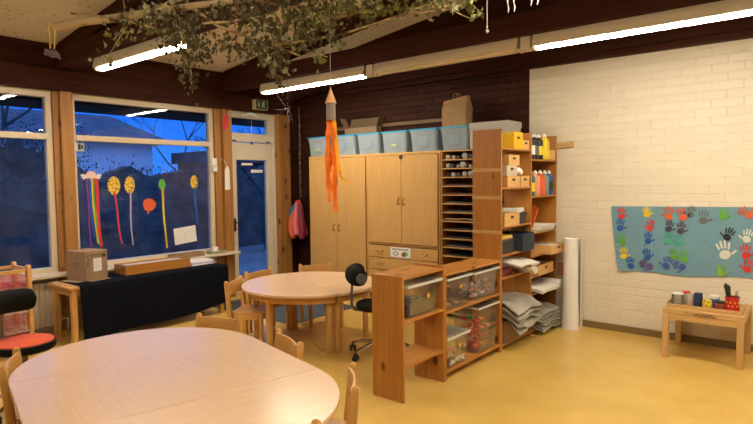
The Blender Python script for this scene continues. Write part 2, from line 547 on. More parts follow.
# last rafter before the back wall and the beam on the back wall
lr = MB()
v = [(x, y, cz(x) - dz) for x in (-6.0, XR) for y in (5.12, 5.30) for dz in (.32, 0)]
lr.add(v, [(0, 1, 3, 2), (4, 6, 7, 5), (0, 4, 5, 1), (2, 3, 7, 6), (1, 5, 7, 3), (0, 2, 6, 4)])
struct(lr.build('trim_6', wood('dark', 'x'), bevel=.006), 'dark rafter close to the back wall', 'beam')
bb = MB()
bb.box(-6.0, XR, 5.50, YB, 2.70, 2.90)
bb.box(-6.0, XR, 5.56, YB, 2.645, 2.70)
bb.box(-6.0, XR, 5.58, YB, 2.90, 4.2)
struct(bb.build('trim_7', wood('dark', 'x'), bevel=.005), 'dark beam and boards along the top of the back wall', 'beam')

# posts between the windows
def post(n, y0, y1, ys):
    p = MB()
    p.box(XW - .10, -6.02, y0, y1, 0, 2.43)
    return struct(p.build('trim_%d' % n, wood('post', 'z'), bevel=.004), None, 'post')
post(8, 2.385, 2.505, 0)['label'] = 'knotty wooden post between the two large windows'
post(9, 4.315, 4.445, 0)['label'] = 'wooden post left of the garden door'
post(10, 5.235, 5.44, 0)['label'] = 'wooden post right of the garden door'
sl = MB()
sl.box(XW - .10, -6.075, 2.335, 2.385, 0, 2.43); sl.box(XW - .10, -6.075, 4.225, 4.315, 0, 2.43)
struct(sl.build('trim_11', wood('post', 'z')), 'darker wooden strips beside the posts', 'post')

def pane_box(y0, y1, z0, z1, parent, x=XW - .055):
    return MB().box(x - .003, x + .003, y0, y1, z0, z1).build('glass_pane', M['glass'], parent, smooth=False)
def window(n, y0, y1, label, z0=.60, zt0=1.945, zt1=2.005, fw=.055):
    f = MB()
    x0, x1 = XW - .09, XW - .01
    f.box(x0, x1, y0, y0 + fw, z0, 2.43); f.box(x0, x1, y1 - fw, y1, z0, 2.43)
    f.box(x0, x1, y0 + fw, y1 - fw, z0, z0 + .055); f.box(x0, x1, y0 + fw, y1 - fw, 2.365, 2.43)
    f.box(x0 + .005, x1 + .012, y0 + fw, y1 - fw, zt0, zt1)
    o = struct(f.build('window_%d' % n, M['frame'], bevel=.004), label, 'window')
    pane_box(y0 + fw, y1 - fw, z0 + .055, zt0, o)
    pane_box(y0 + fw, y1 - fw, zt1, 2.365, o)
    return o
window(1, .42, 2.335, 'left window with its cream frame beside the knotty post')
window(2, 2.505, 4.225, 'wide window with cream frame behind the black clothed table')
sb = MB()
sb.box(XW - .02, -5.915, .3, 2.36, .575, .605); sb.box(XW - .02, -5.90, 2.36, 4.45, .575, .605)
struct(sb.build('trim_12', M['door_white'], bevel=.006), 'pale window sill', 'sill')

# door with transom light
dr = MB()
x0, x1 = XW - .09, XW - .005
dr.box(x0, x1, 4.447, 4.49, 0, 2.43); dr.box(x0, x1, 5.19, 5.233, 0, 2.43); dr.box(x0, x1, 4.49, 5.19, 2.345, 2.43)
dr.box(x0, x1 + .008, 4.49, 5.19, 2.03, 2.145); dr.box(x0, x1, 4.49, 4.51, 2.145, 2.345); dr.box(x0, x1, 5.12, 5.19, 2.145, 2.345)
door = struct(dr.build('door_1', M['door_white'], bevel=.004), 'cream glazed garden door with a light above it', 'door')
lf = MB()
xa, xb = XW - .075, XW - .015
lf.box(xa, xb, 4.495, 4.575, .01, 2.02); lf.box(xa, xb, 5.085, 5.185, .01, 2.02); lf.box(xa, xb, 4.575, 5.085, 1.79, 2.02); lf.box(xa, xb, 4.575, 5.085, .01, .19)
leaf = lf.build('door_leaf', M['door_white'], door, bevel=.004)
pane_box(4.575, 5.085, .19, 1.79, leaf, XW - .045)
pane_box(4.51, 5.12, 2.145, 2.345, door, XW - .05)
h = MB()
h.box(XW - .015, XW - .007, 4.50, 4.54, .85, 1.02)
h.tube([(XW - .01, 4.515, .965), (XW + .045, 4.515, .965), (XW + .05, 4.53, .963), (XW + .05, 4.62, .955)], .009, 8)
h.cyl((XW - .01, 4.52, .88), (XW + .004, 4.52, .88), .018)
h.build('handle', M['black_plastic'], leaf)
hg = MB()
for y in (4.53, 5.10): hg.box(XW - .005, XW + .008, y - .035, y + .035, 2.035, 2.05)
hg.build('hinge', M['ink'], door)
for (ya, yb, za, zb, lb) in ((4.675, 4.86, 1.72, 1.752, 'upper white sticker'), (4.83, 5.03, 1.62, 1.662, 'lower white sticker')):
    plabel(MB().box(XW - .042, XW - .0405, ya, yb, za, zb).build('sticker', M['paper'], leaf, smooth=False), lb)

# ------------------------------------------------------------------ outside
tag(MB().box(-60, XW - .25, -40, 60, -.35, -.12).build('garden_ground', M['ground'], smooth=False), 'dark garden ground outside the windows', 'ground', kind='structure')
ev = MB().box(-7.0, XW - .2, YF, 7.0, 2.35, 2.44)
struct(ev.build('trim_13', M['eave'], smooth=False), 'dark underside of the roof overhang outside', 'eave')
# neighbour house with hipped roof
hs = thing('neighbour_house', 'pale house with dark hipped roof beyond the hedge', 'house', (-16, 0, -.12))
MB().box(-5, 0, 1.2, 8.9, 0, 2.85).build('wall', M['house_wall'], hs, smooth=False)
rf = MB()
zr = 3.45
rf.add([(.4, .8, 2.8), (.4, 9.45, 2.8), (-5.4, 9.45, 2.8), (-5.4, .8, 2.8), (-1.5, 3.0, zr + .25), (-1.5, 8.35, zr + .25), (-3.5, 8.35, zr + .25), (-3.5, 3.0, zr + .25)],
       [(0, 1, 5, 4), (1, 2, 6, 5), (2, 3, 7, 6), (3, 0, 4, 7), (4, 5, 6, 7), (0, 3, 2, 1)])
rf.build('roof', M['house_roof'], hs, smooth=False)
sd = thing('garden_shed', 'low grey garden shed right of the pale house', 'shed', (-14, 0, -.12))
MB().box(-2.2, 0, 9.85, 11.6, 0, 2.2).build('wall', plain('grey_boards', (0.10, 0.11, 0.13), .8), sd, smooth=False)
MB().box(-2.4, .2, 9.75, 11.75, 2.2, 2.55).build('roof', M['house_roof'], sd, smooth=False)
# hedge
def leafcloud(mb, n, fn, size):
    for _ in range(n):
        p = Vector(fn())
        T = Matrix.Translation(p) @ Euler((random.uniform(0, 6), random.uniform(0, 6), random.uniform(0, 6))).to_matrix().to_4x4()
        s = size * random.uniform(.6, 1.4)
        mb.add([(-s, 0, 0), (0, -s * .5, .0), (s, 0, 0), (0, s * .5, .1 * s)], [(0, 1, 2, 3)], 0, T)
hd = MB()
g = []
for i in range(60):
    y = -2 + i * .35
    hgt = 1.72 + .14 * math.sin(i * 1.7) + .09 * math.sin(i * 4.1)
    g.append([(-11.4, y, -.12), (-11.5, y, hgt * .6), (-11.8, y, hgt), (-12.2, y, hgt), (-12.4, y, -.12)])
hd.sheet(g, .02)
leafcloud(hd, 6000, lambda: (random.uniform(-12.3, -11.3), random.uniform(-2, 18), 1.60 + random.gauss(0, .16)), .03)
tag(hd.build('hedge', M['hedge'], smooth=False), 'long dark hedge outside the windows', 'hedge')
def tree(x, y, hgt, spread, label, n=7):
    t = thing('bare_tree', label, 'tree', (x, y, -.12), 0, 'bare trees in the garden')
    m = MB()
    rr = random.Random(int(x * 10 + y * 100))
    def grow(p, d, L, r, k):
        q = p + d * L
        m.tube([p, p.lerp(q, .5) + Vector((rr.uniform(-.05, .05), rr.uniform(-.05, .05), 0)) * L, q], [r, r * .8, r * .6], 5)
        if k == 0: return
        for _ in range(rr.choice((2, 3, 3))):
            nd = (d + Vector((rr.uniform(-spread, spread), rr.uniform(-spread, spread), rr.uniform(-.2, .5)))).normalized()
            grow(q, nd, L * rr.uniform(.6, .8), r * .6, k - 1)
    grow(Vector((0, 0, 0)), Vector((0, 0, 1)), hgt * .33, .07, 5)
    m.build('trunk', M['hedge'], t, smooth=False)
    return t
tree(-9.3, 2.6, 4.8, .75, 'bare tree outside the left window')
tree(-10.4, 8.6, 3.4, .75, 'bare tree outside, seen past the right end of the wide window')
tree(-20.5, 12.5, 6.0, .8, 'bare tree far behind the shed')
m = MB()
g = []
for i in range(45):
    y = -1.2 + i * .165
    hgt = 2.35 + .18 * math.sin(i * 1.3) + .14 * math.sin(i * 3.1) - .9 * max(0, (i - 36) / 8) ** 2
    g.append([(-13.6, y, -.12), (-13.7, y, hgt * .6), (-13.9, y, hgt), (-14.2, y, hgt), (-14.4, y, -.12)])
m.sheet(g, .02)
leafcloud(m, 5200, lambda: (-13.9 + random.gauss(0, .3), random.uniform(-1.0, 6.0), 2.3 + random.gauss(0, .28)), .032)
tag(m.build('tall_shrubs', M['hedge'], smooth=False), 'tall dark shrubs behind the hedge outside the left window', 'shrub')

# ------------------------------------------------------------------ ceiling lamps
def lamp(x0, x1, y, lit, label, group='strip lamps under the beams'):
    L = (x1 - x0) / 2
    t = thing('ceiling_lamp', label, 'ceiling lamp', ((x0 + x1) / 2, y, 2.655), 0, group)
    h = MB()
    v = [(x, yy, z) for x in (-L, L) for yy, z in ((-.05, 0), (.05, 0), (.07, -.075), (.07, -.095), (-.07, -.095), (-.07, -.075))]
    h.add(v, [(0, 1, 2, 3, 4, 5)[::-1], (6, 7, 8, 9, 10, 11)] + [(i, (i + 1) % 6, 6 + (i + 1) % 6, 6 + i) for i in range(6)])
    h.build('housing', M['lamp_body'], t, bevel=.004)
    d = MB()
    pr = [(-.036, -.095), (-.033, -.107), (-.02, -.113), (.02, -.113), (.033, -.107), (.036, -.095)]
    v = [(x, yy, z) for x in (-L + .03, L - .03) for yy, z in pr]
    d.add(v, [(0, 1, 2, 3, 4, 5)[::-1], (6, 7, 8, 9, 10, 11)] + [(i, (i + 1) % 6, 6 + (i + 1) % 6, 6 + i) for i in range(6)])
    o = d.build('diffuser', M['tube'] if lit else M['lamp_off'], t)
    if lit: plabel(o, 'lit diffuser')
    for s in (-1, 1):
        MB().box(s * L - .012 if s > 0 else -L - .018, s * L + .018 if s > 0 else -L + .012, -.046, .046, -.114, -.09).build('end_cap', M['lamp_body'], t, bevel=.006)
    return t
def coupling(x, y, label):
    o = MB().box(-.045, .045, -.05, .05, -.11, 0).build('lamp_coupling', M['lamp_body'], None, (x, y, 2.655), bevel=.008)
    return tag(o, label, 'lamp coupling')
lamp(-5.31, -3.83, 2.465, True, 'lit strip lamp behind the hanging branch, nearest to the left window')
lamp(-1.2, .4, 2.465, True, 'unseen strip lamp added overhead to the right to light the room', 'strip lamps overhead')  # unseen lamp, added to brighten the room
lamp(-5.31, -3.70, 4.40, True, 'lit strip lamp above the tall cupboards and the paper rocket')
coupling(-3.63, 4.40, 'cream joint between the lit and the unlit lamp above the cupboards')
lamp(-3.56, -2.04, 4.40, False, 'unlit strip lamp in the middle of the row below the beam')
coupling(-1.975, 4.40, 'cream joint at the left end of the lit lamp near the white wall')
lamp(-1.91, -.25, 4.40, True, 'lit strip lamp in front of the white brick wall')
lamp(-5.43, -3.86, .52, True, 'lit strip lamp mirrored in the left window', 'strip lamps overhead')
lamp(-1.9, -.3, .52, True, 'unseen strip lamp added over the photographer to light the room', 'strip lamps overhead')  # out of view, put in for more light on the camera side
lamp(.2, 1.8, 4.40, True, 'unseen strip lamp added right of the picture by the white wall for its light', 'strip lamps overhead')  # extra lamp beyond the view, added for its light

# exit sign
es = thing('exit_sign', 'green exit sign with running figure above the garden door', 'sign', (XW + .1, 4.875, 2.52))
MB().box(0, .08, -.11, .10, -.065, .065).build('sign_box', plain('cream_sign_side', (.50, .42, .26), .5), es, bevel=.004)
MB().box(.0805, .084, -.105, .096, -.06, .06).build('sign_face', M['sign_green'], es, smooth=False)
pg = MB()
def flat(mb, poly, x=.0855):
    n = len(poly)
    mb.add([(x, y, z) for y, z in poly] + [(x + .001, y, z) for y, z in poly], [tuple(range(n)), tuple(range(n, 2 * n))[::-1]] + [(i, (i + 1) % n, n + (i + 1) % n, n + i) for i in range(n)])
flat(pg, [(-.075, .035), (-.060, .035), (-.060, -.01), (-.047, -.01), (-.0675, -.04), (-.088, -.01), (-.075, -.01)])            # arrow down
flat(pg, [(.018 + .011 * math.cos(a), .036 + .011 * math.sin(a)) for a in [k * PI / 5 for k in range(10)]])           # head
flat(pg, [(.006, .024), (.022, .018), (.012, -.008), (-.004, -.002)])                                                     # torso
flat(pg, [(.012, -.008), (.030, -.020), (.022, -.045), (.014, -.043), (.018, -.024), (.002, -.012)])                     # legs
flat(pg, [(-.004, -.002), (-.014, -.028), (-.034, -.030), (-.034, -.038), (-.008, -.036), (.006, -.010)])
flat(pg, [(.022, .020), (.040, .006), (.036, .000), (.020, .010)])                                                         # arms
flat(pg, [(.008, .024), (-.016, .020), (-.024, .002), (-.017, .000), (-.011, .012), (.006, .014)])
flat(pg, [(.058, .048), (.084, .048), (.084, -.05), (.058, -.05), (.058, -.044), (.077, -.044), (.077, .041), (.058, .041)])  # doorway
pg.build('pictogram', M['sign_white'], es, smooth=False)

# ------------------------------------------------------------------ radiator
ra = thing('radiator', 'cream ribbed radiator under the left window', 'radiator', (XW + .03, .6, .08))
f = MB()
for i in range(34):
    y = .02 + i * .05
    f.box(.0, .055, y, y + .036, 0, .44)
f.box(.01, .04, 0, 1.72, 0, .44)
f.build('panel', M['radiator'], ra, bevel=.006)
p = MB(); p.tube([(.03, 1.72, .05), (.03, 1.78, .05), (.03, 1.78, -.08)], .012)
p.build('pipe', M['radiator'], ra)
vt = MB(); vt.cyl((.03, 1.72, .40), (.03, 1.79, .40), .02); vt.build('valve', M['paper'], ra)

# ------------------------------------------------------------------ children's tables (two half round, one rectangular, two half round)
LT = .55
def legs(root, pts, mat, s=.023, h=LT - .025, ang=None):
    for i, (x, y) in enumerate(pts):
        a = math.atan2(y, x) if ang is None else ang
        m = MB().box(-s, s, -s, s, 0, h)
        m.build('leg', mat, root, (x, y, 0), a, bevel=.006)
def half_table(R, loc, rotz, label, leg_pts):
    t = thing('half_round_table', label, 'table', loc, rotz)
    n = 40
    arc = [(R * math.cos(PI * k / n), R * math.sin(PI * k / n)) for k in range(n + 1)]
    MB().prism(arc, LT - .024, LT).build('tabletop', wood('table', 'x'), t, bevel=.004)
    ri = R - .07
    ap = MB()
    pts = [(ri * math.cos(PI * k / n), ri * math.sin(PI * k / n)) for k in range(n + 1)]
    vs = []; fs = []
    for k, (x, y) in enumerate(pts):
        q = (ri - .02) / ri
        y = max(y, .012)
        vs += [(x, y, LT - .09), (x, y, LT - .0245), (x * q, y * q + .0, LT - .0245), (x * q, y * q, LT - .09)]
    for k in range(n):
        a, b = 4 * k, 4 * k + 4
        fs += [(a, b, b + 1, a + 1), (a + 1, b + 1, b + 2, a + 2), (a + 2, b + 2, b + 3, a + 3), (a + 3, b + 3, b, a)]
    ap.add(vs, fs)
    ap.box(-ri, ri, .010, .030, LT - .09, LT - .0245)
    ap.build('apron', wood('chair', 'x'), t)
    legs(t, leg_pts, wood('chair', 'z'))
    return t
sa = math.atan2(-.35, .937)
half_table(.625, (-3.785, 3.642, 0), sa, 'half-round beech table, rear half of the round table, by the cupboards', [(-.49, .03), (.49, .03), (.17, .49), (-.28, .45)])
half_table(.625, (-3.789, 3.634, 0), sa + PI, 'half-round beech table, front half of the round table', [(-.47, .03), (.47, .03), (.28, .43), (-.16, .455)])
ua = math.atan2(-.16, .72)
ux, uy = math.cos(ua), math.sin(ua)
cx_, cy_ = -2.51, 1.44
RT = .628; HW = .378
rt = thing('rectangular_table', 'rectangular beech middle table of the big oval table in the foreground', 'table', (cx_, cy_, 0), ua)
MB().box(-HW + .001, HW - .001, -RT, RT, LT - .024, LT).build('tabletop', wood('table', 'x'), rt, bevel=.003)
ap = MB()
ap.box(-HW + .03, HW - .03, -RT + .06, -RT + .08, LT - .09, LT - .0245); ap.box(-HW + .03, HW - .03, RT - .08, RT - .06, LT - .09, LT - .0245)
ap.box(-HW + .02, -HW + .04, -RT + .06, RT - .06, LT - .09, LT - .0245); ap.box(HW - .04, HW - .02, -RT + .06, RT - .06, LT - .09, LT - .0245)
ap.build('apron', wood('chair', 'x'), rt)
legs(rt, [(-HW + .06, -RT + .09), (HW - .06, -RT + .09), (-HW + .06, RT - .09), (HW - .06, RT - .09)], wood('chair', 'z'), ang=0)
half_table(RT, (cx_ + ux * (HW + .001), cy_ + uy * (HW + .001), 0), ua - PI / 2, 'half-round beech table end at the right of the oval table in the foreground', [(-.47, .05), (.47, .05), (.20, .44), (-.20, .44)])
half_table(RT, (cx_ - ux * (HW + .001), cy_ - uy * (HW + .001), 0), ua + PI / 2, 'half-round beech table end at the left of the oval table in the foreground', [(-.47, .05), (.47, .05), (.20, .44), (-.20, .44)])

# ------------------------------------------------------------------ children's chairs
def make_chair(label):
    t = thing('child_chair', label, 'chair', (0, 0, 0), 0, "children's chairs")
    wm, wx = wood('chair', 'z'), wood('chair', 'x')
    # seat, front edge at +y
    sp = [(-.155, -.155), (-.165, .10), (-.16, .145), (-.13, .165), (.13, .165), (.16, .145), (.165, .10), (.155, -.155)]
    MB().prism(sp, .318, .333).build('seat', wood('chair', 'y'), t, bevel=.005)
    for s in (-1, 1):
        p = MB()   # rear post leaning back, rounded top
        pr = []
        zs = [0, .30, .34, .45, .585, .605, .614]
        ys = [-.150, -.158, -.162, -.172, -.186, -.187, -.187]
        ws = [.017, .017, .017, .016, .015, .012, .004]
        for z, y, wd in zip(zs, ys, ws):
            pr.append([(s * .163 - wd, y - wd - .003, z), (s * .163 + wd, y - wd - .003, z), (s * .163 + wd, y + wd + .003, z), (s * .163 - wd, y + wd + .003, z)])
        vs = [v for r in pr for v in r]
        fs = [(0, 3, 2, 1), tuple(range(len(vs) - 4, len(vs)))]
        for i in range(len(pr) - 1):
            for k in range(4):
                fs.append((4 * i + k, 4 * i + (k + 1) % 4, 4 * i + 4 + (k + 1) % 4, 4 * i + 4 + k))
        p.add(vs, fs)
        p.build('rear_leg', wm, t, bevel=.005)
        MB().box(s * .14 - .017, s * .14 + .017, .105, .140, 0, .3178).build('front_leg', wm, t, bevel=.005)
        MB().box(s * .151 - .009, s * .151 + .009, -.135, .104, .262, .3178).build('side_rail', wood('chair', 'y'), t, bevel=.003)
    MB().box(-.122, .122, .112, .130, .268, .3178).build('front_rail', wx, t, bevel=.003)
    b = MB()
    g = []
    for j in range(2):
        pass
    for i in range(13):
        u = -1 + 2 * i / 12
        x = u * .147
        y = -.166 - .020 * (1 - u * u)
        g.append([(x, y - .004 * (1 if z > .5 else 0), z) for z in (.475, .50, .54, .575, .592)])
    b.sheet(g, .011)
    b.build('backrest', wx, t)
    return t
def cplace(mid, face, label, first=[None]):
    """mid = middle between the tops of the two rear posts, face = direction the chair looks"""
    n = math.hypot(*face); fx, fy = face[0] / n, face[1] / n
    x, y = mid[0] + fx * .187, mid[1] + fy * .187
    rz = math.atan2(fy, fx) - PI / 2
    if first[0] is None:
        first[0] = make_chair(label); first[0].location = (x, y, 0); first[0].rotation_euler = (0, 0, rz)
        return first[0]
    return dup(first[0], (x, y, 0), rz, label)
cplace((-4.50, 3.60), (.98, .10), "wooden child's chair at the round table, in front of the garden door")
cplace((-4.27, 3.13), (.86, .5), "wooden child's chair with visible seat left of the round table, beside the black cloth")
cplace((-4.31, 4.22), (.87, -.49), "wooden child's chair behind the round table in front of the tall cupboards").location.z = .0064
cplace((-3.17, 2.20), (.33, -.945), "wooden child's chair at the far side of the oval table, below the black cloth")
cplace((-2.42, 2.15), (-.35, -.94), "wooden child's chair between the oval table and the round table")
cplace((-1.69, 1.89), (-.72, -.69), "wooden child's chair at the right end of the oval table, before the pine shelf")
cplace((-1.478, 1.27), (-1, .03), "wooden child's chair at the bottom edge, only a post top showing over the oval table")
cplace((-3.28, 1.0), (.47, .88), "wooden child's chair at the left edge beside the oval table")

# ------------------------------------------------------------------ office chairs with roll backrests
def office_chair(label, loc, rotz, seat_mat, seat_label, rounded, disc=True):
    t = thing('swivel_chair', label, 'chair', loc, rotz)
    s = MB()
    R = .19
    s.lathe([(.02, .402), (R - .02, .402), (R - .003, .415), (R, .435), (R - .002, .452), (R - .012, .458), (.02, .458)], seg=40)
    so = s.build('seat', M['black'], t)
    if seat_mat:
        c = MB(); c.lathe([(.02, .4585), (R - .013, .4585), (R - .02, .466), (R - .06, .470), (.02, .471)], seg=40)
        plabel(c.build('seat_cover', seat_mat, so), seat_label)
    c = MB()
    c.cyl((0, 0, .385), (0, 0, .401), .07); c.cyl((0, 0, .10), (0, 0, .385), .024, .020)
    c.cyl((0, 0, .07), (0, 0, .16), .04, .032)
    c.build('column', M['grey_metal'], t)
    for k in range(5):
        a = 2 * PI * k / 5 + .35
        d = Vector((math.cos(a), math.sin(a), 0))
        l = MB(); l.tube([d * .035 + Vector((0, 0, .115)), d * .15 + Vector((0, 0, .10)), d * .262 + Vector((0, 0, .072))], [.02, .016, .012], 8)
        lg = l.build('base_leg', M['chrome'], t)
        q = Matrix.Translation(d * .262) @ Matrix.Rotation(a + .6, 4, 'Z')
        cs = MB()
        for sgn in (-1, 1): cs.cyl((sgn * .008, 0, .026), (sgn * .028, 0, .026), .0258, None, 18, 0, q)
        cs.cyl((0, 0, .026), (0, 0, .072), .009, None, 8, 0, q)
        cs.box(-.008, .008, -.018, .02, .03, .058, 0, q)
        cs.build('caster', M['black_plastic'], lg)
    # stem from below the seat, up behind, to the bolster
    st = MB()
    st.tube([(0, -.05, .393), (0, -.16, .392), (0, -.205, .40), (0, -.226, .44), (0, -.228, .52), (0, -.222, .60), (0, -.215, .65)], .0125, 10)
    st.build('stem', M['grey_metal'], t)
    b = MB()
    prof = []
    Lr = .19
    for i in range(15):
        u = -1 + 2 * i / 14
        r = .080 * (1 - abs(u) ** 9) ** .5 if abs(u) < 1 else .003
        prof.append((max(r, .003), u * Lr))
    rows = []
    seg = 20
    vs = []
    for r, x in prof:
        bend = .08 * (x / Lr) ** 2
        for k in range(seg):
            a = 2 * PI * k / seg
            vs.append((x, -.215 + bend + r * .82 * math.cos(a), .70 + r * math.sin(a)))
    n = len(prof)
    fs = [(i * seg + k, i * seg + (k + 1) % seg, (i + 1) * seg + (k + 1) % seg, (i + 1) * seg + k) for i in range(n - 1) for k in range(seg)]
    fs += [tuple(range(seg))[::-1], tuple(range((n - 1) * seg, n * seg))]
    b.add(vs, fs)
    bo = b.build('backrest', M['black'], t)
    if disc:
        for q in (-1, 1):
            d = MB()
            d.cyl((q * .172, -.150, .69), (q * .195, -.145, .69), .046, .040, 20)
            d.build('backrest_plate', M['grey_plastic'], bo)
    return t
office_chair('black swivel chair with bolster backrest between the round table and the pine shelf', (-3.00, 3.68, 0), -.80, None, None, True)
office_chair('swivel chair with orange round seat and black bolster backrest at the left edge', (-4.14, 1.35, 0), -1.32, M['orange_seat'], 'orange round seat cover', False, False)

# ------------------------------------------------------------------ wire drying rack under the left window
rk = thing('drying_rack', 'wooden drying rack with many red wire shelves under the left window', 'drying rack', (-5.6, 1.33, 0))
for y in (-.5, .5):
    e = MB()
    for x in (-.17, .17):
        pts = [(x - .034, 0), (x + .034, 0), (x + .034, .765)] + [(x + .034 * math.cos(a), .765 + .034 * math.sin(a)) for a in [PI * k / 8 for k in range(1, 8)]] + [(x - .034, .765)]
        n = len(pts)
        e.add([(px, y - .016, pz) for px, pz in pts] + [(px, y + .016, pz) for px, pz in pts],
              [tuple(range(n)), tuple(range(n, 2 * n))[::-1]] + [(i, (i + 1) % n, n + (i + 1) % n, n + i) for i in range(n)])
    e.build('end_frame', wood('chair', 'z'), rk, bevel=.004)
    for z in (.04, .40, .735):
        MB().box(-.135, .135, y - .012, y + .012, z, z + .035).build('end_rail', wood('chair', 'x'), rk, bevel=.003)
for x in (-.17, .17):
    MB().box(x - .012, x + .012, -.483, .483, .735, .765).build('top_rail', wood('chair', 'y'), rk, bevel=.003)
for i in range(15):
    z = .10 + i * .042
    m = MB()
    for x in [-.20 + .04 * k for k in range(11)]:
        m.tube([(x, -.53, z), (x, .53, z)], .0022, 5)
    m.build('wire_shelf', M['wire'] if i % 4 != 3 else M['white_wire'], rk)
    m2 = MB()
    for y in [-.46 + .092 * k for k in range(11)]:
        m2.tube([(-.215, y, z + .004), (.215, y, z + .004)], .002, 5)
    m2.build('wire_cross_bars', M['white_wire'], rk.children[-1])

# ------------------------------------------------------------------ tall cupboards on the back wall
PF = 5.15
def bow_handle(parent, x, y, z, vert=True):
    m = MB()
    for s in (-1, 1):
        c = (x, y - .004, z + s * .035) if vert else (x + s * .035, y - .004, z)
        m.cyl((c[0], y, c[2]), (c[0], y - .012, c[2]), .011, .008, 10)
    pts = []
    for k in range(9):
        a = PI * k / 8
        o = math.cos(a) * .035; d = math.sin(a) * .020
        pts.append((x, y - .012 - d * .8, z + o) if vert else (x + o, y - .012 - d * .7, z - d * .8))
    m.tube(pts, .0055, 8)
    return m.build('handle', M['brass'], parent)
def carcass(x0, x1, y0, y1, z0, z1, th=.018):
    c = MB()
    c.box(x0, x0 + th, y0, y1, z0, z1); c.box(x1 - th, x1, y0, y1, z0, z1)
    c.box(x0 + th, x1 - th, y0, y1, z1 - .03, z1); c.box(x0 + th, x1 - th, y0, y1, z0, z0 + .08)
    c.box(x0 + th, x1 - th, y1 - .01, y1, z0 + .08, z1 - .03)
    return c
CT = 1.815
k1 = thing('wardrobe_cupboard', 'tall beech cupboard with two full-height doors, left one beside the dark corner', 'cupboard', (-5.34, PF, 0))
carcass(0, .995, 0, .50, 0, CT).build('body', wood('veneer', 'z'), k1, bevel=.003)
for i, (a, b) in enumerate(((.022, .496), (.500, .973))):
    d = MB().box(a, b, -.018, -.0005, .085, CT - .034).build('door', wood('veneer', 'z'), k1, bevel=.003)
    bow_handle(d, b - .04 if i == 0 else a + .04, -.018, .91)
k2 = thing('drawer_cupboard', 'tall beech cupboard with short doors over rows of drawers', 'cupboard', (-4.342, PF, 0))
carcass(0, 1.03, 0, .50, 0, CT).build('body', wood('veneer', 'z'), k2, bevel=.003)
MB().box(.019, 1.011, .004, .49, .738, .757).build('divider', wood('veneer', 'x'), k2)
for i, (a, b) in enumerate(((.022, .513), (.517, 1.008))):
    d = MB().box(a, b, -.018, -.0005, .765, CT - .034).build('door', wood('veneer', 'z'), k2, bevel=.003)
    bow_handle(d, b - .035 if i == 0 else a + .035, -.018, 1.255)
    if i == 0:
        m = MB(); m.cyl((b + .002, -.018, CT - .055), (b + .002, -.03, CT - .055), .026, .02, 20); m.build('latch', M['ink'], d)
for z in (.59, .445, .30, .155):
    d = MB().box(.022, 1.008, -.018, -.0005, z, z + .138).build('drawer', wood('veneer', 'x'), k2, bevel=.003)
    for x in (.20, .83): bow_handle(d, x, -.018, z + .075, False)
# notice on the upper drawer
nz_ = thing('paper_notice', 'white paper notice with a dark heading and two pictures on the top drawer', 'notice', (-3.842, PF - .0195, .664))
MB().box(-.147, .147, -.001, 0, -.055, .058).build('sheet', M['paper'], nz_, smooth=False)
t_ = MB()
xx = -.118
rr = random.Random(3)
while xx < .112:
    wl = rr.choice((.009, .012, .014))
    t_.box(xx, xx + wl * .7, -.0018, -.0012, .027, .044)
    if rr.random() < .6: t_.box(xx, xx + wl, -.0018, -.0012, .038, .044)
    xx += wl + .004
t_.build('heading', M['ink'], nz_, smooth=False)
p_ = MB()
p_.lathe([(.040, -.0006), (.040, .0006)], seg=24, T=TR((-.07, -.0018, -.015), (PI / 2, 0, 0)), sy=.62)
plabel(p_.build('picture', col('sketch_grey', (.22, .24, .24)), nz_), 'grey oval picture')
p_ = MB()
p_.lathe([(.026, -.0006), (.026, .0006)], seg=20, T=TR((-.07, -.0032, -.015), (PI / 2, 0, 0)), sy=.55)
plabel(p_.build('picture_centre', M['paper'], nz_), 'pale centre of the grey oval')
for x, z, r, c in ((.035, -.022, .020, 'red'), (.055, -.008, .020, 'purple'), (.078, -.012, .024, 'green'), (.098, -.016, .014, 'yellow'), (.06, -.03, .017, 'charcoal')):
    p_ = MB(); p_.lathe([(r, -.0005), (r, .0005)], seg=14, T=TR((x, -.0018 - r * .01, z), (PI / 2, 0, 0)))
    plabel(p_.build('picture', paint(c), nz_), c + ' patch of the colour picture')

# slotted paper shelf
sh = thing('paper_rack', 'pine paper rack with many narrow slots beside the cupboards', 'rack', (-3.305, PF, 0))
c = MB()
c.box(0, .02, 0, .45, 0, CT); c.box(.785, .805, 0, .45, 0, CT); c.box(.02, .785, .44, .45, 0, CT)
c.build('body', wood('pine', 'z'), sh, bevel=.002)
slot_z = [1.797 - .0945 * i for i in range(13)] + [.50, .33, .16, .04]
for z in slot_z:
    MB().box(.021, .784, 0, .438, z, z + .012).build('shelf', wood('veneer', 'x'), sh, bevel=.002)
rr = random.Random(11)
def rolls(zi, n, mats, r0=.018, r1=.034, grp=None, lab=None):
    z = slot_z[zi] + .0125
    x = -3.305 + .05
    for i in range(n):
        r = rr.uniform(r0, r1)
        if x + 2 * r > -2.55: break
        m = MB()
        prof = [(r * .75, -.16), (r, -.155), (r, .155), (r * .75, .16)]
        m.lathe(prof, seg=14, T=TR((0, 0, 0), (PI / 2, 0, 0)))
        ro = m.build('paper_roll', rr.choice(mats), None, (x + r, PF + .165 + rr.uniform(0, .03), z + r))
        tag(ro, lab, 'paper roll', grp)
        x += 2 * r + rr.uniform(.004, .03)
gp = [M['paper_grey'], M['black_plastic'], paint('charcoal'), col('roll_beige', (.42, .36, .28))]
rolls(1, 9, gp, grp='rolls in the top slot', lab='dark or grey roll lying in the topmost slot of the paper rack')
rolls(2, 9, gp, grp='rolls in the second slot', lab='dark or grey roll lying in the second slot of the paper rack')
rolls(3, 9, gp, grp='rolls in the third slot', lab='dark or grey roll lying in the third slot of the paper rack')
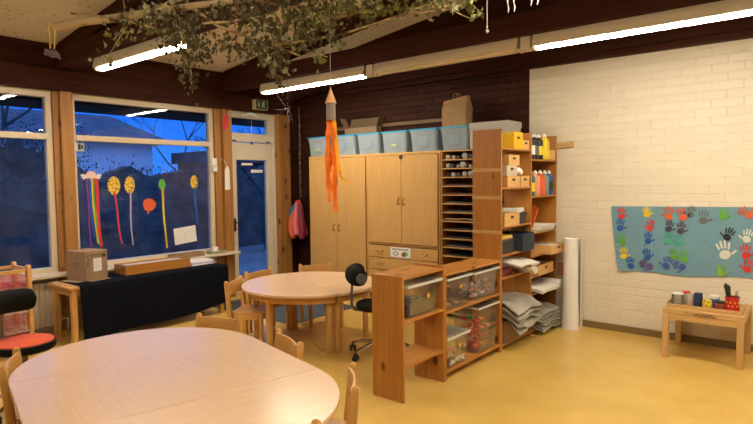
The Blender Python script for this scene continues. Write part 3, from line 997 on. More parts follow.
ords = ['fourth', 'fifth', 'sixth', 'seventh', 'eighth', 'ninth', 'tenth', 'eleventh', 'twelfth']
for i, (o_, mt) in enumerate(zip(ords, ('charcoal', 'brown', 'grey', 'grey', 'beige', 'charcoal', 'charcoal', 'grey', 'charcoal'))):
    z = slot_z[4 + i] + .0125
    g = []
    for a in range(6):
        row = []
        for b in range(6):
            row.append((-3.26 + a * .128, PF + .02 + b * .07, z + .011 + .004 * math.sin(a * 1.3 + i) + (.012 if i == 4 and b < 2 and a < 3 else 0)))
        g.append(row)
    m = MB(); m.sheet(g, .008)
    tag(m.build('paper_stack', paint(mt)), 'flat stack of %s paper in the %s slot of the paper rack' % ({'charcoal': 'black', 'wine': 'dark red', 'teal': 'dark green'}.get(mt, mt), o_), 'paper')

# ------------------------------------------------------------------ low pine shelves
def low_shelf(label, y0, y1, ztop, shelves, lp, rp):
    t = thing('low_shelf', label, 'shelf', (-2.46, y0, 0))
    D, W = .265, y1 - y0
    MB().box(0, D, 0, .019, 0, lp).build('side_panel', wood('pine', 'z'), t, bevel=.002)
    MB().box(0, D, W - .019, W, 0, rp).build('side_panel', wood('pine', 'z'), t, bevel=.002)
    MB().box(0, D, .0195, W - .0195, ztop - .019, ztop).build('top', wood('pine', 'y'), t, bevel=.002)
    for z in shelves:
        MB().box(0, D, .0195, W - .0195, z - .018, z).build('shelf', wood('pine', 'y'), t, bevel=.002)
    return t
low_shelf('low open pine shelf nearest the camera with tall end panel', 2.95, 3.472, .853, [.552, .245], .856, .868)
low_shelf('longer low pine shelf holding four clear tubs', 3.476, 4.368, .803, [.520, .072], .803, .803)

def open_tub(w, d, h, taper=.9, th=.003):
    """body: x depth centred, y width centred, z from 0"""
    m = MB()
    def ring(z, k, o):
        a, b = d / 2 * k - o, w / 2 * k - o
        c = .02
        return [(-a + c, -b, z), (a - c, -b, z), (a, -b + c, z), (a, b - c, z), (a - c, b, z), (-a + c, b, z), (-a, b - c, z), (-a, -b + c, z)]
    R_ = [ring(0, taper, 0), ring(h * .86, taper + (1 - taper) * .86, 0), ring(h * .86, 1, -.002), ring(h, 1, -.004), ring(h, 1, th), ring(th, taper, th)]
    vs = [v for r in R_ for v in r]
    fs = [tuple(range(8))[::-1], tuple(range(40, 48))]
    for i in range(5):
        for k in range(8):
            fs.append((8 * i + k, 8 * i + (k + 1) % 8, 8 * i + 8 + (k + 1) % 8, 8 * i + 8 + k))
    return m.add(vs, fs)
def tub(name, label, loc, w, d, h, body, lid, lidh=.022, taper=.9, sticker=None, group=None, rotz=0, cat='tub', latch=False):
    t = thing(name, label, cat, loc, rotz, group)
    open_tub(w, d, h - lidh * .6, taper).build('body', body, t)
    l = MB()
    l.box(-d / 2 - .008, d / 2 + .008, -w / 2 - .008, w / 2 + .008, h - lidh * .6 + .0005, h, 0)
    l.box(-d / 2 + .03, d / 2 - .03, -w / 2 + .03, w / 2 - .03, h, h + .005)
    lo = l.build('lid', lid, t, bevel=.005)
    rm = MB()
    for q in (-1, 1):
        rm.box(q * (d / 2 + .0085), q * (d / 2 + .012), -w / 2 - .012, w / 2 + .012, h - lidh * .7, h - .002)
        rm.box(-d / 2 - .008, d / 2 + .008, q * (w / 2 + .0085), q * (w / 2 + .012), h - lidh * .7, h - .002)
    plabel(rm.build('lid_rim', M['lid_rim'], lo), 'milky white lid rim')
    if sticker:
        y, z, r, mt = sticker
        s = MB(); s.cyl((0, 0, 0), (.002, 0, 0), r, None, 20)
        s.build('sticker', mt, t, (d / 2 * (taper + (1 - taper) * z / h) + .002, y, z))
    if latch:
        for s in (-1, 1):
            MB().box(d / 2 + .006, d / 2 + .014, s * w * .28 - .03, s * w * .28 + .03, h - .06, h - .005).build('clip', body, t, bevel=.003)
    return t
def toys(cx, cy, z0, wx, wy, h, n, colours, label, group, seed, size=.034, cat='toy'):
    r = random.Random(seed)
    nx, ny = max(1, int(wx / (size * 2))), max(1, int(wy / (size * 2)))
    k = 0
    lay = 0
    while k < n and lay < 6:
        cells = [(i, j) for i in range(nx) for j in range(ny)]
        r.shuffle(cells)
        cells.sort(key=lambda c: 0 if c[0] >= nx - 1 or c[1] == 0 else 1)
        for i, j in cells:
            if k >= n: break
            x = cx - wx / 2 + (i + .5) * wx / nx; y = cy - wy / 2 + (j + .5) * wy / ny
            z = z0 + lay * size * 1.9
            if z + size * 2 > z0 + h: continue
            s = size * r.uniform(.74, .98)
            m = MB(); T = Euler((r.uniform(-.5, .5), r.uniform(-.5, .5), r.uniform(0, 6))).to_matrix().to_4x4()
            q = r.choice((0, 1, 1, 2, 3, 4, 5, 5))
            if q == 0: m.ball((0, 0, 0), s, s * r.uniform(.35, .8), s * r.uniform(.5, .9), T=T)
            elif q == 1: m.box(-s * .85, s * .85, -s * .5, s * .5, -s * r.uniform(.2, .5), s * .45, T=T)
            elif q == 2:
                m.cyl((-s * .9, 0, 0), (s * .9, 0, 0), s * .35, s * .5, 10, T=T)
            elif q == 3:
                m.ball((-s * .3, 0, 0), s * .6, s * .45, s * .5, T=T); m.ball((s * .45, 0, .1 * s), s * .42, T=T); m.box(-s * .2, s * .3, -s * .85, s * .85, -.2 * s, .1 * s, T=T)
            elif q == 4:
                m.tube([(s * .66 * math.cos(a), s * .66 * math.sin(a), 0) for a in [2 * PI * u / 14 for u in range(15)]], s * .22, 8, T=T)
            else:
                pl = [(s * rd * math.cos(2 * PI * u / 9), s * rd * math.sin(2 * PI * u / 9)) for u, rd in enumerate([r.uniform(.5, .98) for _ in range(9)])]
                m.prism(pl, -s * .3, s * .3, T=T)
            o = m.build('toy_piece', paint(r.choice(colours)), None, (x, y, z + size * .98), bevel=.003 if q == 1 else 0)
            tag(o, label, cat, group)
            k += 1
        lay += 1
DOT = paint('yellow')
ORD = col('orange_sticker', (.85, .42, .02))
XT = -2.328
# first unit
tub('storage_tub', 'clear tub with a dark box inside on the shelf nearest the camera', (XT, 3.225, .5525), .40, .25, .235, M['tub_clear'], M['lid_clear'], .03, .86, (.05, .125, .018, ORD))
bx = thing('dark_box', 'dark grey box inside the clear tub nearest the camera', 'box', (XT, 3.225, .5565))
MB().box(-.085, .085, -.15, .15, 0, .075).build('body', col('slate_plastic', (.05, .06, .08)), bx, bevel=.006)
MB().box(-.088, .088, -.155, .155, .0755, .09).build('lid', col('slate_plastic', (.05, .06, .08)), bx, bevel=.004)
toys(XT, 3.22, .6475, .16, .27, .09, 8, ['beige', 'grey', 'charcoal'], 'beige or grey wooden piece on the dark box in the nearest clear tub', 'pieces in the nearest tub', 1, .02)
# second unit, upper
tub('storage_tub', 'clear tub of dark mixed toys, left one on the upper shelf of the longer unit', (XT, 3.69, .5205), .352, .25, .242, M['tub_clear'], M['lid_clear'], .025, .9, (.03, .16, .016, ORD))
toys(XT, 3.69, .5245, .205, .32, .19, 46, ['charcoal', 'grey', 'charcoal', 'dark purple', 'red', 'white', 'blue', 'brown', 'grey'], 'small dark toy piece heaped in the left tub on the upper shelf', 'toys in the left upper tub', 2, .024)
tub('storage_tub', 'clear tub of pink and white toys at the far end of the upper shelf', (XT, 4.125, .5205), .415, .25, .235, M['tub_clear'], M['lid_clear'], .025, .9)
toys(XT, 4.125, .5245, .205, .36, .19, 44, ['white', 'pink', 'peach', 'wine', 'teal', 'white', 'beige', 'grey', 'pink'], 'small pink, white or dark toy heaped in the far tub on the upper shelf', 'toys in the far upper tub', 3, .026)
# second unit, lower
tub('storage_tub', 'low clear tub with orange sticker at the left of the bottom shelf', (XT, 3.672, .0725), .31, .25, .245, M['tub_clear'], M['lid_clear'], .03, .9, (.03, .15, .017, ORD))
toys(XT, 3.675, .0765, .205, .26, .20, 26, ['brown', 'beige', 'charcoal', 'orange', 'peach', 'wine'], 'small brown or orange toy heaped in the low tub on the bottom shelf', 'toys in the low bottom tub', 4, .027)
mk = MB()
rr = random.Random(5)
for i in range(6):
    y = -.11 + i * .038
    for a, b in rr.sample([((0, 0), (0, 1)), ((0, 1), (1, 1)), ((1, 0), (1, 1)), ((0, .5), (1, .5)), ((0, 0), (1, 0)), ((0, 1), (1, 0))], 3):
        mk.tube([(0, y + a[0] * .022, a[1] * .03), (0, y + b[0] * .022, b[1] * .03)], .003, 5)
mo = mk.build('lettering', M['paper'], [o for o in C.objects if o.name.startswith('storage_tub')][-1], (.121, 0, .03))
mo.rotation_euler = (0, math.radians(3), 0)
plabel(mo, 'white hand lettering')
tub('storage_tub', 'large clear tub of red and yellow toys at the right of the bottom shelf', (XT, 4.16, .0725), .34, .25, .385, M['tub_clear'], M['lid_clear'], .025, .92)
toys(XT, 4.16, .0765, .21, .28, .33, 40, ['red', 'red', 'red', 'red', 'red', 'red', 'orange red', 'orange red', 'yellow', 'charcoal', 'green'], 'small red, yellow or green toy in the large tub on the bottom shelf', 'toys in the large bottom tub', 6, .037)

# ------------------------------------------------------------------ tall pine shelf with two bays
ts = thing('tall_shelf', 'tall open pine shelf with two bays against the white wall', 'shelf', (-2.472, 4.372, 0))
D = .277
for y, zt in ((0, 1.925), (.606, 1.925), (1.215, 1.93)):
    MB().box(0, D, y, y + .02, 0, zt).build('side_panel', wood('pine', 'z'), ts, bevel=.002)
B1 = [.05, .64, .842, 1.085, 1.424, 1.767]
B2 = [.05, .40, .567, .763, .985, 1.333, 1.682]
for z in B1: MB().box(.002, D, .0205, .6055, z - .016, z).build('shelf', wood('pine', 'y'), ts, bevel=.002)
for z in B2: MB().box(.002, D, .6265, 1.2145, z - .016, z).build('shelf', wood('pine', 'y'), ts, bevel=.002)
for z in (1.575, 1.335, 1.035):
    plabel(MB().box(.0, D - .003, -.004, -.0005, z - .012, z + .018).build('batten', wood('raw', 'x'), ts), 'paler batten across the end panel')
br = MB()
for i in range(40):
    br.box(.012, .02, .0205, .024, .1 + i * .045, .12 + i * .045)
br.build('shelf_rail', M['ink'], ts, smooth=False)

def drawer_box(label, loc, w, d, h, mat, th=.005, hole=True, name='cardboard_box', cat='box', group=None, rotz=0, content=None):
    """open box, front +x with a finger hole"""
    t = thing(name, label, cat, loc, rotz, group)
    b = MB()
    b.box(-d / 2, d / 2, -w / 2, w / 2, 0, th)
    b.box(-d / 2, -d / 2 + th, -w / 2, w / 2, th, h); b.box(d / 2 - th, d / 2, -w / 2, w / 2, th, h)
    b.box(-d / 2 + th, d / 2 - th, -w / 2, -w / 2 + th, th, h); b.box(-d / 2 + th, d / 2 - th, w / 2 - th, w / 2, th, h)
    b.build('body', mat, t)
    if hole:
        hh = MB(); hw = min(.028, w * .2)
        hh.prism([(hw * (1 if k in (0, 1, 2, 9) else -1) * .6 + hw * .5 * math.cos(k * PI / 5), .011 * math.sin(k * PI / 5)) for k in range(10)], 0, .001, T=TR((d / 2 + .0002, 0, h * .66), (PI / 2, 0, PI / 2)))
        hh.build('finger_hole', M['ink'], t, smooth=False)
    if content:
        MB().box(-d / 2 + th + .004, d / 2 - th - .004, -w / 2 + th + .004, w / 2 - th - .004, th + .001, h * .8).build('filling', content, t, bevel=.01)
    return t
def lidded_box(name, label, loc, w, d, h, mat, lidh=.035, rotz=0, cat='box', lidmat=None):
    t = thing(name, label, cat, loc, rotz)
    MB().box(-d / 2, d / 2, -w / 2, w / 2, 0, h - .004).build('body', mat, t, bevel=.003)
    l = MB()
    l.box(-d / 2 - .006, d / 2 + .006, -w / 2 - .006, w / 2 + .006, h - .0035, h + .002)
    for a in (-1, 1):
        l.box(a * (d / 2 + .002), a * (d / 2 + .006), -w / 2 - .006, w / 2 + .006, h - lidh, h - .0035)
        l.box(-d / 2 - .002, d / 2 + .002, a * (w / 2 + .002), a * (w / 2 + .006), h - lidh, h - .0035)
    l.build('lid', lidmat or mat, t)
    return t
XS = -2.335
cr = wood('crate', 'y')
drawer_box('yellow box on the top shelf of the tall shelf', (XS, 4.73, 1.7675), .18, .26, .15, M['mustard'])
drawer_box('small brown cardboard box beside the yellow box on the top shelf', (XS, 4.90, 1.7675), .135, .25, .085, cr)
drawer_box('brown cardboard box, left of two at the bottom of the stack on the second shelf', (XS, 4.635, 1.4245), .24, .26, .10, cr)
drawer_box('brown cardboard box, right of two at the bottom of the stack on the second shelf', (XS, 4.875, 1.4245), .18, .26, .10, cr)
drawer_box('pale cardboard box in the middle of the stack on the second shelf', (XS, 4.60, 1.5255), .20, .26, .09, col('pale_card', (.60, .50, .38)))
drawer_box('brown cardboard box on top of the stack on the second shelf', (XS, 4.645, 1.6165), .21, .26, .095, cr)
cb = MB()
for _ in range(9):
    cb.ball((random.uniform(-.03, .03), random.uniform(-.045, .045), .035 + random.uniform(-.005, .02)), random.uniform(.022, .034), seg=8, rings=5)
tag(cb.build('crumpled_paper', M['paper'], None, (-2.26, 4.79, 1.5255), smooth=False), 'white crumpled paper beside the box stack on the second shelf', 'paper')
drawer_box('brown cardboard tray with finger hole on the third shelf', (XS + .02, 4.565, 1.0855), .29, .26, .115, cr, content=paint('green'))
lidded_box('card_box', 'dark green box behind the cardboard tray on the third shelf', (XS, 4.83, 1.0855), .17, .24, .10, paint('charcoal'))
g = [[(-.10 + .05 * a, -.11 + .055 * b, .004 * math.sin(a + b)) for b in range(5)] for a in range(5)]
m = MB(); m.sheet(g, .035)
tag(m.build('paper_stack', M['paper'], None, (XS, 4.83, 1.2085), rot=(.0, 0, .15), smooth=False), 'white paper pile on the dark green box', 'paper')
lidded_box('card_box', 'black low box under the yellow folders on the fourth shelf', (XS, 4.53, .8425), .25, .25, .12, paint('charcoal'))
for i, (c_, dz, rz) in enumerate((('orange', 0, .1), ('yellow', .0085, -.06), ('white', .017, .04), ('yellow', .0255, .2))):
    o = MB().box(-.10, .10, -.115, .115, 0, .008).build('paper_folder', paint(c_), None, (XS + .015, 4.53, .9650 + dz), rotz=rz * .3)
    tag(o, '%s folder, %s of the pile on the black box' % (c_, ('bottom', 'second', 'third', 'top')[i]), 'folder')
drawer_box('navy blue box with finger hole on the fourth shelf', (XS + .05, 4.83, .8425), .25, .27, .16, M['navy'], content=paint('charcoal'))
for i in range(3):
    o = MB().box(-.11, .11, -.12, .12, 0, .018).build('sketch_pad', paint(('wine', 'brown', 'wine')[i]), None, (XS, 4.56, .6405 + i * .0185), rotz=.05 * i)
    tag(o, 'dark red pad on the fifth shelf, %s of its pile' % ('bottom', 'middle', 'top')[i], 'pad')
    o.location.y = 4.53
# paper and rolls sticking out of the fifth shelf
g = [[(-.26 + .07 * a, -.20 + .08 * b, .01 + .012 * math.sin(b * 1.1) - .006 * max(0, a - 3) ** 1.5) for b in range(6)] for a in range(7)]
m = MB(); m.sheet(g, .016)
tag(m.build('paper_stack', M['paper'], None, (-2.24, 4.72, .752)), 'white paper pile sticking out of the fifth shelf', 'paper')
m = MB(); m.lathe([(.018, -.20), (.033, -.198), (.033, .198), (.018, .20)], seg=20, T=TR((0, 0, 0), (0, PI / 2, 0)))
tag(m.build('paper_roll', col('cream_paper', (.70, .63, .50)), None, (-2.25, 4.83, .6745), rotz=-.25), 'cream paper roll sticking out of the fifth shelf', 'paper roll')
# bottom of bay one: box and folded plastic sheets
drawer_box('low brown cardboard box on the bottom of the tall shelf', (XS + .01, 4.68, .0505), .46, .25, .20, M['cardboard'], hole=False)
def folded(label, loc, w, d, n, mat, seed, droop=.16, name='folded_sheet'):
    r = random.Random(seed)
    m = MB()
    for k in range(n):
        z = .012 + k * .026
        ph = r.uniform(0, 6)
        ww = w * r.uniform(.86, 1)
        g = []
        for a in range(13):
            u = a / 12
            x = -d * .55 + d * 1.1 * u + r.uniform(-.006, .006)
            drop = -droop * max(0, u - .55) ** 1.6 * (1.3 - .15 * k)
            g.append([(x, -ww / 2 + ww * b / 9, z + .005 * math.sin(b * 1.2 + ph) + .004 * math.sin(a * 1.5 + ph) + drop * (1 + .25 * math.sin(b * .5 + ph)) + .02 * math.sin(PI * u) * (1 if k == n - 1 else 0)) for b in range(10)])
        m.sheet(g, .012)
    return tag(m.build(name, mat, None, loc), label, 'plastic sheet')
folded('grey plastic sheets folded over the box at the bottom of the tall shelf', (-2.26, 4.69, .275), .52, .36, 5, M['plastic_wrap'], 4, .32)
folded('grey plastic bundle on the bottom of the far bay by the white wall', (-2.275, 5.27, .07), .46, .32, 6, M['plastic_wrap'], 9, .12)
# bay two: bottles of paint
def bottle(label, y, z, body, capm, h=.235, r=.042, lab=None, x=-2.238, group=None):
    t = thing('paint_bottle', label, 'bottle', (x, y, z), 0, group)
    m = MB()
    m.lathe([(r * .9, 0), (r, .006), (r, h * .70), (r * .92, h * .78), (r * .45, h * .86), (r * .38, h * .9)], seg=20)
    m.build('body', body, t)
    c_ = MB(); c_.lathe([(r * .44, h * .9), (r * .44, h * .97), (r * .25, h), (r * .12, h * 1.05)], seg=14); c_.build('cap', capm, t)
    if lab:
        l = MB(); l.lathe([(r + .0008, h * .18), (r + .0008, h * .55)], seg=20)
        l.build('label', lab, t)
    return t
z = B2[6] + .0005
bottle('black paint bottle, first from the left on the top shelf of the far bay', 5.062, z, M['black_plastic'], M['paper'], lab=M['paper'])
bottle('black paint bottle, second from the left on the top shelf of the far bay', 5.150, z, M['black_plastic'], M['paper'], lab=paint('grey'))
bottle('black paint bottle with yellow label beside the yellow bottle on the top shelf', 5.250, z, M['black_plastic'], M['paper'], lab=paint('yellow'))
bottle('bright yellow paint bottle on the top shelf of the far bay', 5.385, z, paint('yellow'), M['paper'], h=.25, r=.05)
drawer_box('small brown box right of the yellow paint bottle', (-2.30, 5.51, z), .12, .2, .10, cr, hole=False)
z = B2[5] + .0005
bottle('dark green paint bottle with yellow label on the second shelf', 5.062, z, paint('teal'), M['paper'], lab=paint('yellow'))
bottle('peach pink paint bottle on the second shelf', 5.168, z, paint('peach'), M['paper'], r=.046)
bottle('orange red paint bottle on the second shelf', 5.285, z, paint('orange red'), M['paper'], r=.05)
bottle('grey green paint bottle on the second shelf', 5.400, z, col('sage', (.22, .28, .24)), M['paper'])
bottle('dark blue paint bottle on the second shelf', 5.505, z, paint('blue'), M['paper'], lab=paint('charcoal'))
o = MB().box(-.08, .08, -.006, .006, 0, .20).build('ring_folder', col('bright_orange_card', (.80, .17, .02)), None, (-2.30, 5.062, B2[4] + .018), rot=(-.22, 0, .0), bevel=.002)
tag(o, 'orange folder leaning in the far bay above the paper pile', 'folder')
o.location = (-2.275, 5.085, B2[4] + .066)
o.rotation_euler = (-.12, .30, -.55)
for i, c_ in enumerate(('mint', 'white', 'grey', 'white')):
    o = MB().box(-.12, .13, -.17, .17, 0, .014).build('paper_stack', M['paper'] if c_ != 'mint' else col('pale_mint', (.5, .6, .45)), None, (-2.32 + .01 * i, 5.34, B2[4] + .0008 + i * .0148), rotz=.03 * (i - 1))
    tag(o, '%s of the flat paper piles under the orange folder' % ('lowest', 'second', 'third', 'topmost')[i], 'paper')
drawer_box('shallow cardboard tray sticking out over the white wall side', (-2.27, 5.40, B2[3] + .0005), .36, .36, .085, cr, content=M['paper'])
drawer_box('brown cardboard box with finger hole low in the far bay', (-2.30, 5.26, B2[2] + .0005), .36, .28, .10, cr, content=paint('wine'))
g = [[(-.20 + .07 * a, -.25 + .085 * b, .01 + .006 * math.sin(b) - .012 * max(0, a - 3.6) ** 1.5) for b in range(6)] for a in range(6)]
m = MB(); m.sheet(g, .03)
tag(m.build('paper_stack', M['paper'], None, (-2.25, 5.288, B2[1] + .030)), 'white paper pile sticking out low in the far bay', 'paper')
m = MB(); m.lathe([(.025, -.16), (.04, -.158), (.04, .158), (.025, .16)], seg=20, T=TR((0, 0, 0), (0, PI / 2, 0)))
tag(m.build('paper_roll', M['paper'], None, (-2.262, 5.515, B2[1] + .0405)), 'white paper roll sticking out low beside the standing paper roll', 'paper roll')
m = MB(); m.box(-.10, .10, -.008, .008, 0, .13)
tag(m.build('pink_card', col('dusty_pink', (.48, .17, .17)), None, (-2.09, 5.63, .50), bevel=.003), 'dusty pink card between the far bay and the white wall', 'card')
# standing paper rolls
pr = MB()
pr.lathe([(.045, 0), (.086, 0), (.084, .02), (.072, .35), (.070, .90), (.060, .905), (.058, .88)], seg=32)
tag(pr.build('standing_paper_roll', M['paper'], None, (-2.005, 5.50, 0.0003)), 'large white paper roll standing at the white wall', 'paper roll')
g = []
for a in range(9):
    an = -1.0 + a * .32
    g.append([(.045 * math.cos(an) * (1 + .15 * b / 5), .045 * math.sin(an), .002 + .885 * b / 5) for b in range(6)])
m = MB(); m.sheet(g, .003)
tag(m.build('loose_paper_roll', col('pale_grey_paper', (.58, .57, .54)), None, (-1.968, 5.603, 0), rotz=.2), 'thin half-open sheet roll behind the large standing paper roll', 'paper roll')
# wooden coat rails on the back wall
rl = MB().box(-5.5, -3.45, 0, .022, -.022, .022).build('coat_rail', wood('rod', 'x'), None, (0, YB - .0225, 2.20), bevel=.003)
tag(rl, 'wooden rail on the dark brick wall above the tubs', 'rail')
rl = MB().box(-2.50, -2.05, 0, .022, -.028, .028).build('coat_rail', wood('rod', 'x'), None, (0, YB - .0225, 1.86), bevel=.003, rot=(0, math.radians(-4), 0))
rl.location = (0.0, YB - .0225, 1.985)
rl.data.materials[0] = wood('raw', 'x')
tag(rl, 'short wooden slat sticking out behind the paint bottles on the white wall', 'rail')

# ------------------------------------------------------------------ on top of the cupboards
for i, (x, w_, nm) in enumerate(((-5.215, .40, 'leftmost, beside the dark corner'), (-4.775, .40, 'second from the left, right of the paper rocket'), (-4.375, .37, 'third from the left'),
                             (-3.98, .385, 'fourth from the left'), (-3.57, .385, 'fifth from the left'), (-3.165, .37, 'rightmost, under the brown paper bag'))):
    t = thing('storage_tub', 'blue-lidded tub on the cupboards, ' + nm, 'tub', (x, PF + .20, CT + .0005), -PI / 2, 'blue-lidded tubs on the cupboards')
    open_tub(w_ - .02, .30, .235, .90).build('body', M['tub_blue'], t)
    l = MB(); l.box(-.158, .158, -w_ / 2 + .002, w_ / 2 - .002, .2355, .252); l.box(-.13, .13, -w_ / 2 + .03, w_ / 2 - .03, .252, .257)
    l.build('lid', M['blue_lid'] if i != 5 else M['blue_lid'], t, bevel=.005)
    MB().box(.1475, .1485, -.06, .06, .06, .17).build('label', col('grey_blue_label', (.22, .30, .38)), t, smooth=False)
    if i in (0, 3): MB().box(.149, .1498, -.03, .03, .085, .10).build('label_strip', DOT, t, smooth=False)
    cols = [['grey', 'blue'], ['white', 'beige'], ['white', 'pink', 'beige'], ['white', 'grey'], ['white', 'beige', 'lilac'], ['white', 'grey', 'beige']][i]
    toys(x, PF + .20, CT + .0045, w_ * .82, .22, .15, 12, cols, 'pale toy piece in the blue-lidded tub, ' + nm, 'pieces in the blue-lidded tub, ' + nm, 20 + i, .042)
# open carton
ct = thing('open_carton', 'open brown cardboard carton behind the blue-lidded tubs', 'carton', (-4.76, PF + .418, CT + .0005))
b = MB(); W2, D2, H2 = .27, .055, .37
b.box(-W2, W2, -D2, -D2 + .005, 0, H2); b.box(-W2, W2, D2 - .005, D2, 0, H2); b.box(-W2, -W2 + .005, -D2 + .005, D2 - .005, 0, H2); b.box(W2 - .005, W2, -D2 + .005, D2 - .005, 0, H2)
b.box(-W2 + .005, W2 - .005, -D2 + .005, D2 - .005, 0, .005)
b.build('body', M['cardboard'], ct)
MB().box(-W2, W2, 0, .004, 0, .13).build('flap', M['cardboard_in'], ct, (0, D2 - .005, H2), rot=(-.25, 0, 0))
MB().box(0, .004, -D2, D2, 0, .16).build('flap', M['cardboard'], ct, (-W2, 0, H2), rot=(0, -.55, 0))
MB().box(0, .004, -D2, D2, 0, .14).build('flap', M['cardboard_in'], ct, (W2 - .004, 0, H2), rot=(0, .35, 0))
# brown paper bag on the last tub
pg_ = thing('paper_bag', 'brown paper bag with string handles on the rightmost blue-lidded tub', 'bag', (-3.215, PF + .20, CT + .258))
g = MB()
ring = [(-.14, -.07), (.14, -.07), (.145, 0), (.14, .07), (-.14, .07), (-.15, 0)]
rows = [(0, 1.04), (.10, 1.07), (.20, 1.06), (.275, 1.05), (.305, 1.07)]
vs = [(x * k + .006 * math.sin(z * 30 + x * 20), y * (k if z < .25 else .55), z + (.02 * math.sin(x * 9) if z > .26 else 0)) for z, k in rows for x, y in ring]
fs = [tuple(range(6))[::-1]] + [(6 * i + k, 6 * i + (k + 1) % 6, 6 * i + 6 + (k + 1) % 6, 6 * i + 6 + k) for i in range(4) for k in range(6)]
g.add(vs, fs)
g.build('body', M['kraft'], pg_, smooth=False)
for y in (-.03, .03):
    hm = MB(); hm.tube([(-.03, y, .285), (-.03, y, .34), (-.015, y, .36), (.015, y, .36), (.03, y, .34), (.03, y, .285)], .003, 6)
    hm.build('handle', M['kraft'], pg_)
lidded_box('archive_box', 'pale grey lidded box on the paper rack behind the tall shelf', (-2.745, PF + .18, CT + .0005), .43, .30, .265, M['grey_box'], .06, -PI / 2)

# ------------------------------------------------------------------ table with black cloth under the wide window
bt = thing('long_table', 'long wooden table draped with black cloth under the wide window', 'table', (-5.61, 2.99, 0))
MB().box(-.245, .235, -.85, .85, .522, .55).build('tabletop', wood('chair', 'y'), bt, bevel=.005)
a_ = MB()
a_.box(-.20, .19, -.81, -.79, .455, .5215); a_.box(-.20, .19, .79, .81, .455, .5215); a_.box(.185, .205, -.79, .79, .455, .5215); a_.box(-.215, -.195, -.79, .79, .455, .5215)
a_.build('apron', wood('chair', 'y'), bt)
for x in (-.20, .19):
    for y in (-.80, .80):
        MB().box(x - .026, x + .026, y - .026, y + .026, 0, .5215).build('leg', wood('chair', 'z'), bt, bevel=.006)
rr = random.Random(2)
g = []
ny = 34
for j in range(ny + 1):
    v = j / ny
    y = 2.225 + (3.85 - 2.225) * v
    zb = .02 + .10 * v + .012 * math.sin(v * 7)
    row = [(-5.845, y, .553), (-5.62, y, .553), (-5.42, y, .553), (-5.378, y, .553), (-5.364, y, .547), (-5.358, y, .530)]
    for k in range(1, 9):
        u = k / 8
        z = .53 + (zb - .53) * u
        row.append((-5.356 + (.006 + .012 * u) * math.sin(v * 13 + 1.5 * math.sin(v * 5)) * u + .012 * u, y + (.015 * u if j == 0 else 0), z))
    g.append(row)
# right-hand end folds down over the corner
for dz in (.02, .12, .22):
    g.append([(x, 3.856, .553 - dz if z > .5 else z) if i < 5 else (x, 3.857, min(z, .553 - dz)) for i, (x, y, z) in enumerate(g[ny])])
m = MB(); m.sheet(g, .003)
tag(m.build('black_cloth', M['cloth']), 'black cloth hanging down the front of the long table by the window', 'tablecloth')

# cardboard box with marks and a white label
cb = thing('cardboard_box', 'brown cardboard box with black scribbles and white label on the black cloth', 'box', (-5.722, 2.455, .5555), .24)
MB().box(-.145, .135, -.118, .125, .004, .285).build('body', M['cardboard'], cb, bevel=.003)
for (a, b, c_, d) in ((.137, .20, -.11, .11), (-.12, .12, -.21, -.122)):
    MB().box(a, b, c_, d, .0, .0035).build('flap', M['cardboard'], cb)
mk = MB()
def stroke(mb, pts, r=.0022, x=.1365):
    mb.tube([(x, y, z) for y, z in pts], r, 5)
stroke(mk, [(-.11, .235), (-.095, .245), (-.09, .21), (-.10, .17), (-.105, .13)])
stroke(mk, [(-.095, .245), (-.06, .25), (-.045, .225), (-.07, .20), (-.085, .15), (-.075, .12)])
stroke(mk, [(-.05, .245), (0, .25), (.03, .24), (.05, .255), (.07, .235)])
stroke(mk, [(.085 + .018 * math.cos(a), .235 + .018 * math.sin(a)) for a in [k * PI / 6 for k in range(13)]], .003)
stroke(mk, [(.085 + .009 * math.cos(a), .235 + .009 * math.sin(a)) for a in [k * PI / 6 for k in range(13)]], .003)
mk.build('scribble', M['ink'], cb, smooth=False)
lb = MB().box(.1355, .137, -.035, .055, .085, .21).build('label', M['paper'], cb, smooth=False)
ll = MB()
for k, (a, b) in enumerate(((-.025, .03), (-.025, .045), (-.02, .02), (-.025, .04), (-.025, .01))):
    ll.box(.137, .1375, a, b, .19 - k * .02, .194 - k * .02)
ll.build('label_print', M['paper_grey'], lb, smooth=False)
mk = MB()
for z in (.14, .17): mk.tube([(-.03, -.1195, z), (.03, -.1195, z)], .002, 5)
mk.tube([(-.03, -.1195, .14), (-.03, -.1195, .17)], .002, 5); mk.tube([(.03, -.1195, .14), (.03, -.1195, .17)], .002, 5)
mk.build('side_mark', M['ink'], cb, smooth=False)
# wooden tray with glass
tr_ = thing('wooden_tray', 'low wooden tray box with pale filling on the black cloth', 'tray', (-5.70, 3.14, .5555))
f = MB()
f.box(-.125, .125, -.37, .37, 0, .012)
f.box(.107, .125, -.37, .37, .012, .10); f.box(-.125, -.107, -.37, .37, .012, .10); f.box(-.107, .107, -.37, -.352, .012, .10); f.box(-.107, .107, .352, .37, .012, .10)
f.build('body', wood('pine', 'y'), tr_, bevel=.002)
MB().box(-.105, .105, -.35, .35, .012, .085).build('filling', plain('pale_sand', (.55, .52, .47), .6, noise=.15, nscale=12), tr_)
# papers right of the tray
for i in range(3):
    o = MB().box(-.11, .11, -.15, .15, 0, .014).build('paper_stack', M['paper'] if i != 1 else paint('lilac'), None, (-5.68 - .01 * i, 3.68, .5555 + i * .0147), rotz=(.03, -.02, .0)[i])
    tag(o, '%s paper pile right of the wooden tray on the black cloth' % ('lowest white', 'lilac', 'topmost white')[i], 'paper')
